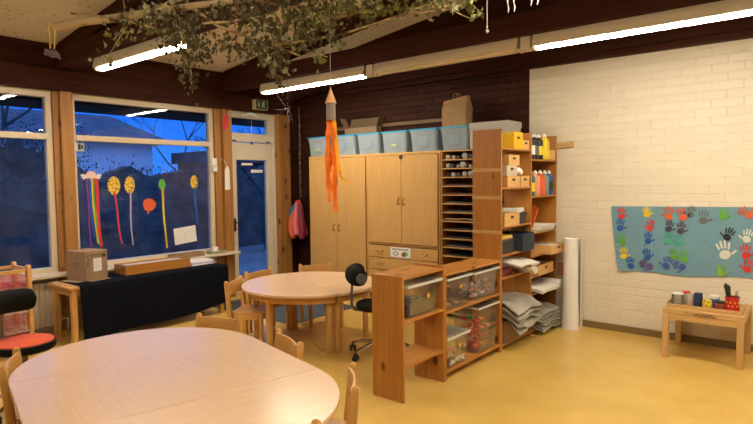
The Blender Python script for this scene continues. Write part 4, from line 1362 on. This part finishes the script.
# things on the sill
drawer_box('shallow cardboard tray on the window sill behind the wooden tray', (-5.985, 3.72, .6055), .42, .13, .05, M['cardboard'], hole=False)
drawer_box('small greenish tray on the right end of the window sill', (-5.985, 4.14, .6055), .22, .12, .035, col('khaki_card', (.33, .30, .18)), hole=False)
cp = thing('paper_cup', 'white upturned cup in the greenish tray on the sill', 'cup', (-5.985, 4.12, .611))
m = MB(); m.lathe([(.046, 0), (.036, .075), (.030, .08)], seg=20); m.build('body', M['paper'], cp)
m = MB(); m.lathe([(.049, 0), (.049, .008), (.046, .009)], seg=20); m.build('rim', col('pale_green', (.55, .68, .58)), cp)

# ------------------------------------------------------------------ pictures on the window
GX = XW - .0515
def disc(mb, y, z, ry, rz, th=.002, seg=24, wob=0):
    vs = []
    for x in (0, th):
        vs += [(x, y + ry * math.cos(a) * (1 + wob * math.sin(3 * a + 1)), z + rz * math.sin(a)) for a in [2 * PI * k / seg for k in range(seg)]]
    mb.add(vs, [tuple(range(seg))[::-1], tuple(range(seg, 2 * seg))] + [(k, (k + 1) % seg, seg + (k + 1) % seg, seg + k) for k in range(seg)])
def ribbon(mb, y0, z0, y1, z1, wd, x=.003, ph=0):
    g = []
    n = 14
    for i in range(n + 1):
        u = i / n
        y = y0 + (y1 - y0) * u + .012 * math.sin(u * 6 + ph) * u
        ww = wd * .72 * (1 - .3 * u)
        g.append([(x + .004 * (1 + math.sin(u * 9 + ph)), y - ww / 2, z0 + (z1 - z0) * u), (x + .004 * (1 + math.sin(u * 9 + ph + .4)), y + ww / 2, z0 + (z1 - z0) * u)])
    mb.sheet(g, .0015)
SPK = speckled('yellow_card_with_black_dots', (.80, .53, .06), (.03, .03, .02), 48, .30)
def balloon(label, y, z, ry, rz, mat, rmat, y1, z1, wd, ph):
    t = thing('balloon_picture', label, 'window picture', (GX, y, z), 0)
    m = MB(); disc(m, 0, 0, ry, rz); m.build('balloon', mat, t)
    m = MB(); ribbon(m, 0, -rz * .8, y1 - y, z1 - z, wd, .003, ph); m.build('ribbon', rmat, t)
    return t
balloon('yellow dotted paper balloon with red ribbon on the window', 2.957, 1.472, .070, .102, SPK, paint('red'), 3.02, .82, .030, .3)
balloon('yellow dotted paper balloon with lilac ribbon on the window', 3.135, 1.477, .060, .095, SPK, paint('lilac'), 3.14, .80, .026, 1.2)
balloon('green paper balloon with yellow ribbon on the window', 3.529, 1.478, .045, .062, paint('green'), paint('yellow'), 3.555, .72, .036, 2.0)
balloon('yellow dotted paper balloon with dark blue ribbon on the window', 3.958, 1.503, .050, .085, SPK, paint('blue'), 3.975, .98, .045, 3.0)
un = thing('unicorn_picture', 'pale winged paper head with rainbow ribbons on the window', 'window picture', (GX, 2.715, 1.575))
m = MB(); disc(m, 0, .01, .055, .048, .003); plabel(m.build('head', col('pale_pink_card', (.80, .55, .52)), un), 'pale pink head')
for s in (-1, 1):
    m = MB()
    n = 7
    pl = [(s * .04, -.01), (s * .06, .02), (s * .10, .025), (s * .115, .008), (s * .09, .002), (s * .112, -.014), (s * .08, -.016), (s * .095, -.034), (s * .05, -.03)]
    k = len(pl)
    m.add([(0, y, z) for y, z in pl] + [(.002, y, z) for y, z in pl], [tuple(range(k)), tuple(range(k, 2 * k))[::-1]] + [(i, (i + 1) % k, k + (i + 1) % k, k + i) for i in range(k)])
    m.build('wing', M['paper'], un, smooth=False)
for y, c_, wd, ph, zz in ((-.055, 'purple', .03, 0, -.75), (-.025, 'blue', .035, 1, -.66), (.0, 'yellow', .02, 2, -.72), (.015, 'green', .028, 2.5, -.74), (.045, 'red', .055, .7, -.76)):
    m = MB(); ribbon(m, y, -.02, y + .03, zz, wd, .004, ph); plabel(m.build('ribbon', paint(c_) if c_ != 'purple' else col('violet', (.22, .03, .30)), un), c_ + ' ribbon')
m = MB(); disc(m, 0, 0, .080, .074, wob=.10); m.tube([(.012, -.015, -.06), (.012, -.025, -.10)], .012, 8)
tag(m.build('orange_leaf_picture', paint('orange red'), None, (GX, 3.36, 1.245)), 'orange paper shape on the window between the ribbons', 'window picture')
m = MB().box(0, .0015, -.15, .15, -.10, .10); m.tube([(.002, -.01, .02), (.002, -.005, .01), (.002, -.012, 0)], .002, 5, 1)
tag(m.build('window_paper', [M['paper'], M['ink']], None, (GX, 3.815, .855), rot=(.09, 0, 0), smooth=False), 'white sheet of paper stuck low on the window', 'paper')
m = MB().box(0, .0015, -.04, .04, -.045, .045); m.box(.0016, .002, -.02, .005, -.03, .03, 1); m.box(.0016, .002, .01, .03, -.02, .02, 1)
tag(m.build('window_notice', [col('pale_grey_card', (.5, .52, .5)), M['ink']], None, (GX, 2.615, 1.885), smooth=False), 'small pale notice with dark figures at the top left of the wide window', 'notice')
# alarm sensor, card, red bird on the post
al = thing('alarm_sensor', 'white two-part sensor box on the frame beside the garden door', 'sensor', (XW - .01, 4.20, 1.63))
MB().box(0, .05, -.04, .04, .07, .17).build('upper_box', M['paper'], al, bevel=.008)
MB().box(0, .04, -.015, .05, 0, .068).build('lower_box', M['paper'], al, bevel=.006)
m = MB(); m.add([(0, -.035, .0), (0, .045, .0), (0, .04, .25), (0, .02, .30), (0, .0, .30), (0, -.03, .25), (.002, -.035, .0), (.002, .045, .0), (.002, .04, .25), (.002, .02, .30), (.002, .0, .30), (.002, -.03, .25)],
                [(0, 1, 2, 3, 4, 5), (11, 10, 9, 8, 7, 6)] + [(i, (i + 1) % 6, 6 + (i + 1) % 6, 6 + i) for i in range(6)])
m.tube([(.001, .01, .29), (.001, -.02, .36), (.001, -.10, .40)], .002, 5)
tag(m.build('hanging_card', M['paper'], None, (-6.0185, 4.35, 1.40), smooth=False), 'white card hanging on the wooden post left of the door', 'card')
m = MB(); disc(m, 0, 0, .045, .075, wob=.2); disc(m, .01, .085, .03, .03); m.tube([(.001, .03, .09), (.001, .06, .08)], .008, 6)
tag(m.build('paper_bird', paint('red'), None, (-6.018, 4.345, 2.24)), 'red paper bird on top of the wooden post left of the door', 'decoration')
m = MB(); m.box(0, .01, -.02, .02, -.05, .03)
tag(m.build('small_card', col('khaki_card2', (.40, .36, .22)), None, (-6.0185, 4.41, 2.375), smooth=False), 'small greenish card above the red paper bird', 'card')
# white garland above the door with a bead string
gd = thing('door_garland', 'white paper garland with bead string over the garden door', 'garland', (XW + .002, 4.79, 2.385))
m = MB()
rr = random.Random(8)
for k in range(16):
    u = k / 15
    m.ball((.02 + rr.uniform(0, .015), -.13 + .25 * u, -.02 + .04 * math.sin(u * PI) + rr.uniform(-.012, .012)), .014, .026, .015, 8, 5)
m.build('petals', M['paper'], gd)
m = MB(); m.tube([(.02, .02, .0), (.02, .02, -.36)], .0012, 4)
for k in range(7): m.ball((.02, .02, -.08 - .035 * k), .006, seg=8, rings=5)
m.build('string', M['paper'], gd)
m = MB(); m.ball((.02, .02, -.37), .018); plabel(m.build('bead', paint('blue'), gd), 'blue bead')

# ------------------------------------------------------------------ mat, jacket, knotted rope
m = MB().box(-.74, .74, -.52, .52, 0, .006)
tag(m.build('door_mat', M['mat_slate'], None, (-5.09, 4.42, .0003), bevel=.002), 'slate grey mat on the floor by the garden door', 'mat')
jk = thing('rain_jacket', 'red and orange jacket with blue sleeve hanging in the dark corner', 'jacket', (-5.90, 5.46, .66))
def cloth_body(prof, seg, ph, amp=.16, sx=1, sy=.55, c=(0, 0)):
    m = MB(); vs = []
    for i, (r, z) in enumerate(prof):
        for k in range(seg):
            a = 2 * PI * k / seg
            q = r * (1 + amp * math.sin(5 * a + ph + z * 6) + amp * .5 * math.sin(9 * a + 2 * ph - z * 9))
            vs.append((c[0] + sx * q * math.cos(a), c[1] + sy * q * math.sin(a), z))
    n = len(prof)
    fs = [(i * seg + k, i * seg + (k + 1) % seg, (i + 1) * seg + (k + 1) % seg, (i + 1) * seg + k) for i in range(n - 1) for k in range(seg)]
    return m.add(vs, fs + [tuple(range(seg))[::-1], tuple(range((n - 1) * seg, n * seg))])
cloth_body([(.12, .06), (.155, .09), (.15, .22), (.115, .38), (.075, .50), (.035, .57)], 60, 0, .20, .85, .45).build('body', paint('red'), jk)
def limb(name, pts, rs, mt, lb):
    m = MB(); m.tube(pts, rs, 14)
    plabel(m.build(name, mt, jk), lb)
limb('sleeve', [(-.03, -.01, .52), (-.10, -.02, .42), (-.155, -.03, .27), (-.165, -.03, .14), (-.16, -.03, .12)], [.02, .045, .052, .05, .02], col('sleeve_blue', (.03, .16, .38)), 'blue sleeve')
limb('front_panel', [(-.02, -.05, .44), (-.06, -.075, .30), (-.065, -.08, .16), (-.02, -.075, .05), (-.01, -.07, .03)], [.01, .04, .055, .05, .02], paint('orange'), 'orange front panel')
limb('front_panel', [(.01, -.04, .54), (.03, -.07, .40), (.02, -.09, .24), (.05, -.09, .09), (.05, -.08, .07)], [.015, .032, .04, .04, .01], paint('pink'), 'pink front panel')
limb('sleeve', [(.04, -.02, .52), (.09, -.04, .40), (.13, -.05, .22), (.12, -.05, .04), (.12, -.05, .02)], [.02, .04, .045, .042, .015], paint('wine'), 'wine red sleeve')
m = MB(); m.tube([(0, 0, .55), (0, .05, .62), (0, .18, .63)], .006, 6); m.build('loop', M['ink'], jk)
rp_ = MB()
rp_.tube([(0, 0, 0), (.006, 0, -.4), (-.004, 0, -.8), (0, 0, -1.25)], .006, 6)
for k in range(9): rp_.ball((.003 * math.sin(k), 0, -.12 - .13 * k), .016, seg=8, rings=5)
tag(rp_.build('hanging_rope', col('rope', (.16, .12, .08)), None, (-5.78, 5.40, 2.52)), 'knotted rope hanging in the dark corner above the jacket', 'rope')
tw = MB()
rr = random.Random(12)
for k in range(7):
    p = Vector((rr.uniform(-.05, .05), 0, rr.uniform(-.03, .06)))
    d = Vector((rr.uniform(-1, 1), rr.uniform(-.3, .3), rr.uniform(-.7, .3))).normalized()
    q = p + d * rr.uniform(.15, .28)
    tw.tube([p, p.lerp(q, .5) + Vector((rr.uniform(-.03, .03), 0, rr.uniform(-.03, .03))), q], [.003, .0025, .0015], 5)
tw.tube([(0, 0, 0), (0, 0, .355)], .0012, 4)
tag(tw.build('twig_mobile', col('dark_twig', (.03, .02, .016)), None, (-4.80, 4.315, 2.30)), 'dark twig mobile hanging near the lit lamp above the cupboards', 'mobile')

# ------------------------------------------------------------------ poster of handprints on the white wall
po = thing('handprint_poster', 'long grey-blue paper covered with coloured handprints on the white wall', 'poster', (0, YB - .008, 0))
g = []
for i in range(29):
    u = i / 28
    row = []
    for j in range(7):
        v = j / 6
        x = -1.668 + .07 * v ** 1.5 * (1 - u) + (1.46 - .07 * v ** 1.5 * (1 - u)) * u
        zt = 1.222 + .02 * u
        zb = (.592 if i > 0 else .62) + .045 * u + .010 * math.sin(u * 11)
        row.append((x, -.002 * math.sin(u * 14 + v * 2) - (.02 * max(0, v - .8) * max(0, .1 - u) * 50), zt + (zb - zt) * v))
    g.append(row)
m = MB(); m.sheet(g, .002)
m.build('paper', M['poster'], po)
def handprint(x, z, colr, s, rot, kind=0, mirror=1):
    m = MB()
    T = TR((x, -.0062, z), (0, rot, 0))
    def fl(poly):
        k = len(poly)
        m.add([(px * mirror, 0, pz) for px, pz in poly] + [(px * mirror, -.0006, pz) for px, pz in poly], [tuple(range(k)), tuple(range(k, 2 * k))[::-1]] + [(i, (i + 1) % k, k + (i + 1) % k, k + i) for i in range(k)])
    fl([(s * .029 * math.cos(a) * (1 + .1 * math.sin(2 * a)), s * (-.012 + .028 * math.sin(a))) for a in [k * PI / 9 for k in range(18)]])
    L = (.036, .044, .046, .038, .03) if kind == 0 else (.02, .026, .028, .022, .016)
    base = ((-.024, .018), (-.009, .023), (.006, .023), (.021, .016), (.032, -.012))
    ang = (.30, .10, -.06, -.24, -.95)
    for (bx, bz), l, a in zip(base, L, ang):
        d = (-math.sin(a), math.cos(a)); n = (d[1], -d[0])
        w_ = .0056
        g0 = .006 if kind == 0 else -.004
        pts = []
        for k in range(7):
            q = -PI / 2 + PI * k / 6
            pts.append((bx + d[0] * (l + w_ * math.cos(q)) + n[0] * w_ * math.sin(q) * -1, bz + d[1] * (l + w_ * math.cos(q)) - n[1] * w_ * math.sin(q)))
        for k in range(7):
            q = PI / 2 + PI * k / 6
            pts.append((bx + d[0] * (g0 + w_ * math.cos(q)) - n[0] * w_ * math.sin(q), bz + d[1] * (g0 + w_ * math.cos(q)) - n[1] * w_ * math.sin(q)))
        fl([(s * px, s * pz) for px, pz in pts])
    o = m.build('handprint', paint(colr), po, smooth=False)
    o.matrix_local = T
    return plabel(o, colr + ' handprint')
HP = [('red', -1.572, 1.140), ('yellow', -1.346, 1.166), ('orange', -1.163, 1.153), ('orange red', -1.046, 1.147), ('grey', -.983, 1.171), ('grey', -.884, 1.126), ('green', -.731, 1.166), ('orange', -.558, 1.180),
      ('blue', -1.583, 1.025), ('red', -1.318, 1.036), ('dark purple', -1.158, 1.034), ('dark purple', -1.060, 1.021), ('black', -.698, .986), ('white', -.558, .977), ('green', -1.563, .891), ('blue', -1.333, .914),
      ('mint', -1.165, .924), ('mint', -1.082, .902), ('yellow', -1.547, .757), ('blue', -1.336, .764), ('green', -1.113, .781), ('green', -1.032, .769), ('white', -.717, .838), ('red', -.561, .841),
      ('blue', -1.483, .666), ('purple', -1.330, .670), ('violet blue', -1.172, .693), ('violet blue', -1.054, .686), ('lime', -.743, .670), ('red', -.548, .722)]
rr = random.Random(21)
for i, (c_, x, z) in enumerate(HP):
    s = 1.05 if i not in (22,) else 1.55
    handprint(x, z, c_, s * rr.uniform(.92, 1.08), {7: -.9, 12: .35, 25: -1.2, 27: -1.3, 22: -.15}.get(i, rr.uniform(-.25, .25)), 1 if i in (6, 14, 28, 1) else 0, rr.choice((-1, 1)))
spt = MB()
for _ in range(46):
    x, z, r = rr.uniform(-1.58, -.4), rr.uniform(.66, 1.19), rr.uniform(.002, .005)
    spt.cyl((x, -.0060, z), (x, -.0064, z), r, None, 8)
spt.build('paint_spots', paint('dark purple'), po, smooth=False)

# ------------------------------------------------------------------ small table with paint jars
st = thing('small_table', 'small pale wooden table with paint jars at the white wall', 'table', (-.79, 5.335, 0))
MB().box(-.285, .285, -.275, .275, .375, .415).build('tabletop', wood('raw', 'x'), st, bevel=.004)
for x in (-.262, .262):
    for y in (-.252, .252):
        MB().box(x - .023, x + .023, y - .023, y + .023, 0, .3748).build('leg', wood('raw', 'z'), st, bevel=.003)
ap = MB()
for y in (-.262, .262): ap.box(-.238, .238, y - .010, y + .010, .325, .3748)
for x in (-.262, .262): ap.box(x - .010, x + .010, -.228, .228, .325, .3748)
ap.build('apron', wood('raw', 'x'), st)
sc_ = MB()
for k in range(9):
    a = -.05 + k * .016
    sc_.tube([(a, -.2757, .382 + .012 * (k % 2)), (a + .012, -.2757, .40 - .01 * (k % 3)), (a + .02, -.2757, .386)], .0028, 5)
sc_.tube([(-.12, -.2757, .398), (-.05, -.2757, .394), (.06, -.2757, .40), (.11, -.2757, .396)], .002, 5)
sc_.build('scratched_mark', col('burnt_mark', (.10, .05, .02)), st)
ty = thing('wooden_tray', 'pale wooden tray of paint jars on the small table', 'tray', (-.79, 5.255, .4153))
f = MB()
f.box(-.265, .265, -.15, .15, 0, .008)
f.box(-.265, .265, -.15, -.140, .008, .032); f.box(-.265, .265, .140, .15, .008, .032); f.box(-.265, -.255, -.14, .14, .008, .05); f.box(.255, .265, -.14, .14, .008, .05)
f.build('body', wood('raw', 'x'), ty, bevel=.002)
TZ = .4153 + .0083
def jar(name, label, x, y, r, h, body, lidm=None, lidh=.014, fill=None, cat='jar'):
    t = thing(name, label, cat, (x, y - .085, TZ))
    m = MB(); m.lathe([(r * .92, 0), (r, .004), (r, h * .86), (r * .9, h * .93), (r * .9, h)], seg=24); m.build('body', body, t)
    if lidm:
        m = MB(); m.lathe([(r * .95, h + .0003), (r * .95, h + lidh), (r * .9, h + lidh + .002)], seg=24); m.build('lid', lidm, t)
    return t
j = jar('glass_jar', 'large cloudy glass jar at the left end of the tray', -1.00, 5.33, .045, .085, glassy('jar_glass', (.9, .92, .9), .9, .35, (.45, .42, .36), .05))
m = MB(); m.lathe([(.047, .0855), (.047, .094)], seg=24); m.build('rim', M['paper'], j)
jar('paint_jar', 'small jar with red lid behind the cloudy glass jar', -.945, 5.395, .030, .085, col('jar_pale', (.5, .42, .36)), paint('red'), .018)
jar('paint_jar', 'grey-beige bottle between the glass jar and the navy tin', -.905, 5.345, .030, .095, col('jar_beige', (.42, .36, .29)))
jar('paint_tin', 'dark navy tin in the middle of the tray', -.845, 5.335, .032, .095, col('jar_navy', (.015, .03, .10)), col('jar_navy', (.015, .03, .10)), cat='tin')
jar('paint_jar', 'yellow tin with dark lettering right of the navy tin', -.775, 5.30, .036, .068, speckled('yellow_tin', (.78, .58, .03), (.06, .05, .03), 70, .28))
jar('paint_jar', 'white-lidded blue jar behind the yellow tin', -.735, 5.385, .040, .07, paint('violet blue'), M['paper'], .022)
jar('paint_jar', 'low red-brown jar with dark lid beside the red pot', -.685, 5.30, .038, .055, col('jar_redbrown', (.30, .06, .035)), M['black_plastic'], .012)
rp2 = thing('brush_pot', 'red pot at the right end of the tray', 'pot', (-.605, 5.24, TZ))
m = MB(); m.lathe([(.046, 0), (.05, .004), (.05, .105), (.053, .107), (.053, .113), (.046, .113), (.046, .012), (.001, .010)], seg=28); m.build('body', plain('red_enamel', (.55, .02, .025), .3), rp2)
ng = MB()
for k in range(9):
    a = -2.6 + k * .3
    ng.ball((.0505 * math.cos(a), .0505 * math.sin(a), .04 + .03 * (k % 2)), .005, .005, .008, 8, 5)
plabel(ng.build('pattern', paint('yellow'), rp2), 'small yellow marks on the red pot')
for i, (dx, dy, tx, ty_, L, mt, r0, lb) in enumerate(((-.022, -.030, -.32, .0, .205, 'black_plastic', .014, 'thick black brush handle leaning left in the red pot, foremost'), (-.018, .030, -.26, .02, .19, 'black_plastic', .014, 'thick black brush handle leaning left in the red pot, rear one'),
                                      (.030, -.024, .14, -.02, .15, 'grey_metal', .004, 'thin brush leaning right in the red pot'), (.034, .020, .20, .02, .155, 'grey_metal', .004, 'thin brush leaning far right in the red pot'))):
    t = thing('paint_brush', lb, 'brush', (-.605 + dx * .5, 5.24 + dy * .5, TZ + .0135))
    d = Vector((tx * .55, ty_ * .5, 1)).normalized()
    m = MB(); m.tube([(0, 0, 0), d * L * .75], [r0 * .6, r0], 10); m.build('handle', M[mt], t)
    m = MB(); m.tube([d * L * .752, d * L * .9, d * L], [r0 * 1.05, r0 * 1.3, r0 * .4], 10); m.build('bristles', M['ink'] if r0 > .005 else M['paper_grey'], t)

# ------------------------------------------------------------------ hanging branch with dry leaves
hb = thing('hanging_branch', 'long birch branch with dry leaves hung from the ceiling', 'branch', (-2.83, 1.104, 2.223), math.atan2(.63, .77))
S_ = .00465
def P_(px, py, y=0.0): return Vector(((px - 53) * S_, y, (28 - py) * S_))
br = MB()
br.tube([P_(53, 28), P_(85, 22), P_(115, 19), P_(150, 14), P_(200, 7, .0), P_(250, 4, -.03), P_(310, -2, -.02)], [.019, .018, .019, .017, .015, .012, .008], 10)
br.build('main_stem', M['bark'], hb)
br = MB()
for pts, r in (([P_(68, 12, .03), P_(95, 15, .02), P_(114, 19)], .004), ([P_(125, 20), P_(150, 27, .05), P_(172, 34, .08)], .008), ([P_(78, 22), P_(84, 14, -.02)], .006),
               ([P_(190, 8), P_(215, 25, .05), P_(262, 41, .1), P_(296, 52, .12)], .008), ([P_(205, 28, -.05), P_(230, 27, -.05), P_(262, 20, -.02)], .006), ([P_(230, 30, .1), P_(300, 24, .12), P_(365, 6, .12)], .007),
               ([P_(270, 45, .05), P_(340, 32, .1), P_(400, 13, .1), P_(448, 8, .1)], .006), ([P_(250, 2), P_(330, 12, .1), P_(420, 6, .1), P_(470, 4, .1)], .006), ([P_(175, 8, .02), P_(185, 50, .05), P_(187, 92, .05)], .002), ([P_(260, 40, .05), P_(272, 70, .05), P_(275, 88, .05)], .002),
               ([P_(130, 22), P_(110, 48, .02), P_(100, 62, .02)], .002), ([P_(150, 25), P_(160, 38), P_(166, 46)], .002), ([P_(446, 4, .1), P_(466, 14, .1), P_(476, 18, .1)], .003), ([P_(255, 42, .1), P_(300, 46, .1), P_(325, 55, .1)], .003),
               ([P_(232, 35, .05), P_(235, 52, .05), P_(237, 62, .05)], .002)):
    n = len(pts)
    br.tube(pts, [r * (1 - .4 * k / n) for k in range(n)], 6)
br.build('side_twigs', M['bark'], hb)
LP = [(0, -.9), (.16, -.62), (.52, -.66), (.46, -.30), (.92, -.08), (.52, .10), (.48, .42), (.22, .40), (0, 1.0), (-.22, .40), (-.48, .42), (-.52, .10), (-.92, -.08), (-.46, -.30), (-.52, -.66), (-.16, -.62)]
rr = random.Random(33)
LM = {k: MB() for k in 'dpg'}
def leaves(px, py, rx, ry, n, mix, size=.021, dy=.10):
    for _ in range(int(n * 1.6)):
        a = rr.gauss(0, .5), rr.gauss(0, .5)
        c = P_(px + a[0] * rx, py + a[1] * ry, rr.uniform(-dy, dy * 1.4))
        T = Matrix.Translation(c) @ Euler((rr.uniform(.6, 2.5), rr.uniform(-.6, .6), rr.uniform(0, 6.3))).to_matrix().to_4x4()
        s = size * rr.uniform(.45, 1.05)
        vs = [(x * s, y * s, -.35 * s * abs(x) + .25 * s * y * y) for x, y in LP] + [(0, 0, .08 * s)]
        k = rr.choice(mix)
        LM[k].add(vs, [(i, (i + 1) % 16, 16) for i in range(16)], 0, T)
leaves(132, 22, 12, 16, 34, 'dpp'); leaves(112, 40, 12, 14, 10, 'ppg'); leaves(101, 60, 5, 7, 5, 'gp', .026); leaves(165, 43, 6, 8, 6, 'dp')
leaves(160, 14, 22, 14, 55, 'ppd'); leaves(178, 32, 26, 22, 120, 'ddddp'); leaves(195, 45, 22, 14, 70, 'ddd'); leaves(186, 62, 12, 12, 28, 'dd'); leaves(186, 82, 7, 16, 14, 'd', .017)
leaves(215, 17, 26, 12, 34, 'ddp'); leaves(226, 45, 9, 12, 20, 'd'); leaves(250, 20, 24, 22, 85, 'dddp'); leaves(252, 50, 16, 14, 40, 'dd'); leaves(275, 35, 22, 24, 110, 'ddddp')
leaves(275, 66, 14, 14, 42, 'ddp'); leaves(278, 84, 7, 9, 10, 'd', .017); leaves(300, 18, 26, 20, 110, 'dddg'); leaves(305, 42, 16, 14, 45, 'ddg'); leaves(318, 62, 5, 7, 5, 'g', .027)
leaves(330, 24, 22, 20, 75, 'ddg'); leaves(345, 10, 22, 12, 55, 'dgg'); leaves(367, 20, 10, 10, 18, 'gd', .024); leaves(385, 8, 22, 9, 40, 'dgg'); leaves(415, 6, 20, 8, 34, 'ggd'); leaves(395, 14, 8, 6, 8, 'g')
leaves(448, 6, 12, 6, 18, 'gp', .024); leaves(472, 10, 9, 8, 16, 'ggg', .026); leaves(479, 18, 4, 4, 3, 'g', .03); leaves(455, 16, 4, 5, 2, 'p', .034); leaves(432, 12, 5, 6, 7, 'pg', .016)
leaves(240, 9, 60, 8, 24, 'pdd'); leaves(330, 2, 60, 8, 40, 'dg')
for k, mt, lb in (('d', 'leaf_dry', 'dry olive-brown leaves'), ('p', 'leaf_pale', 'pale dry leaves'), ('g', 'leaf_green', 'yellow-green leaves')):
    o = LM[k].build('foliage', M[mt], hb, smooth=False)
    o['kind'] = 'stuff'; plabel(o, lb)
for px, up in ((126, 18), (250, 2), (420, 6)):
    p = P_(px, up)
    stg = MB(); stg.tube([p, p + Vector((-.10, .05, .80))], .0022, 5)
    stg.build('hanging_string', col('string', (.42, .32, .18)), hb)
HBL = Matrix.Translation((-2.83, 1.104, 2.223)) @ Matrix.Rotation(math.atan2(.63, .77), 4, 'Z')
# paper flower on yellow ribbons at the left end
fl_ = thing('paper_flower', 'purple paper flower on yellow ribbons at the left end of the branch', 'flower', HBL @ P_(53, 28), math.atan2(.63, .77))
m = MB()
m.sheet([[(x - .004, -.022, z), (x + .004, -.022, z)] for x, z in ((-.003, .020), (-.010, .0), (-.004, -.05), (-.004, -.10))], .001)
m.sheet([[(x - .004, -.022, z), (x + .004, -.022, z)] for x, z in ((.002, .021), (.022, -.018), (.018, -.06), (.014, -.10))], .001)
m.build('ribbon', col('ribbon_gold', (.70, .50, .16)), fl_)
m = MB()
rr = random.Random(5)
for k in range(11):
    a = 2 * PI * k / 11
    T = Matrix.Translation((.005 + .016 * math.cos(a), -.022 + .016 * math.sin(a), -.115 - rr.uniform(0, .018))) @ Euler((rr.uniform(-.7, .7), rr.uniform(-.7, .7), a)).to_matrix().to_4x4()
    m.ball((0, 0, 0), .022, .014, .007, 8, 5, 0, T)
m.build('petals', col('dusty_purple', (.17, .12, .17)), fl_)
rb = MB()
rb.sheet([[(-.002 + .003 * math.sin(k), -.03, -.025 * k), (.002 + .003 * math.sin(k), -.03, -.025 * k)] for k in range(9)], .0012)
rb.sheet([[(-.005, -.03, 0), (.005, -.03, 0)], [(-.005, .03, .03), (.005, .03, .03)]], .0012)
tag(rb.build('red_ribbon', paint('red'), None, HBL @ P_(236, 4, .02), rotz=math.atan2(.63, .77)), 'narrow red ribbon hanging from the branch', 'ribbon')
# paper rocket
rk_ = thing('paper_rocket', 'paper rocket with orange streamers hanging below the branch', 'decoration', HBL @ P_(329.5, 123, -.01), math.atan2(.63, .77))
m = MB(); m.lathe([(.027, .080), (.0005, .153)], seg=28); plabel(m.build('nose_cone', M['salmon'], rk_), 'salmon cone tip')
m = MB(); m.lathe([(.0215, 0), (.0215, .0795)], seg=28); m.build('tube', M['silver'], rk_)
m = MB(); m.tube([(0, 0, .15), (0, .004, .30), (0, .012, .57)], .0008, 5); m.build('thread', M['paper'], rk_)
def streamer(pts, wd, mat, ph):
    g = []
    P = [Vector(p) for p in pts]
    N = 22
    for i in range(N + 1):
        u = i / N * (len(P) - 1); k = min(int(u), len(P) - 2); q = P[k].lerp(P[k + 1], u - k)
        tw_ = .8 * math.sin(i * .55 + ph)
        ww = wd * (1 if i < N - 3 else .75)
        g.append([(q.x + ww * (v - .5) * math.cos(tw_), q.y + ww * (v - .5) * math.sin(tw_) + .006 * math.sin(i * .8 + v * 2), q.z) for v in (0, .5, 1)])
    m = MB(); m.sheet(g, .001); return m.build('streamer', mat, rk_)
streamer([(-.006, 0, .004), (-.014, -.004, -.06), (-.022, 0, -.17), (-.016, 0, -.30), (-.012, 0, -.38)], .026, M['orange_crepe'], 0)
streamer([(.010, -.004, .004), (.012, -.01, -.07), (.016, -.006, -.20), (.010, 0, -.33), (.016, 0, -.43)], .030, M['orange_crepe'], 1.3)
streamer([(.014, -.012, .004), (.024, -.014, -.08), (.030, -.012, -.20), (.044, -.012, -.27), (.082, -.012, -.295)], .018, M['yellow_crepe'], 2.2)
streamer([(-.014, .010, .004), (-.018, .012, -.08), (-.006, .012, -.18), (-.008, .01, -.24)], .02, M['orange_crepe'], 3.0)
# bead string and white paper garlands further right
bs = MB()
p0 = Vector((0, 0, 0))
bs.tube([(0, 0, 0), (0, 0, .95)], .002, 5); bs.ball((0, 0, 0), .008, .008, .011, 8, 5); bs.ball((0, 0, .02), .005, seg=8, rings=5)
tag(bs.build('bead_string', col('pale_string', (.50, .42, .36)), None, HBL @ P_(492, 29, .12)), 'thin string with a bead hanging right of the branch', 'string')
for px, py, lb, L in ((517, 10, 'white paper garland hanging from the ceiling right of the bead string', .13), (541, 3, 'second white paper garland at the top edge, further right', .08)):
    m = MB()
    for s in (-1, 1):
        m.tube([(s * .016 + .004 * math.sin(k * 1.7), 0, .02 * k) for k in range(int(L / .02) + 1)], [.0022 + .002 * (k % 2) for k in range(int(L / .02) + 1)], 6)
    m.tube([(-.016, 0, L), (0, 0, L + .03), (.016, 0, L)], .002, 6)
    m.tube([(0, 0, L + .03), (0, 0, 1.05)], .0015, 5)
    tag(m.build('paper_garland', col('greyed_paper', (.42, .40, .36)), None, HBL @ P_(px, py, .12)), lb, 'garland')
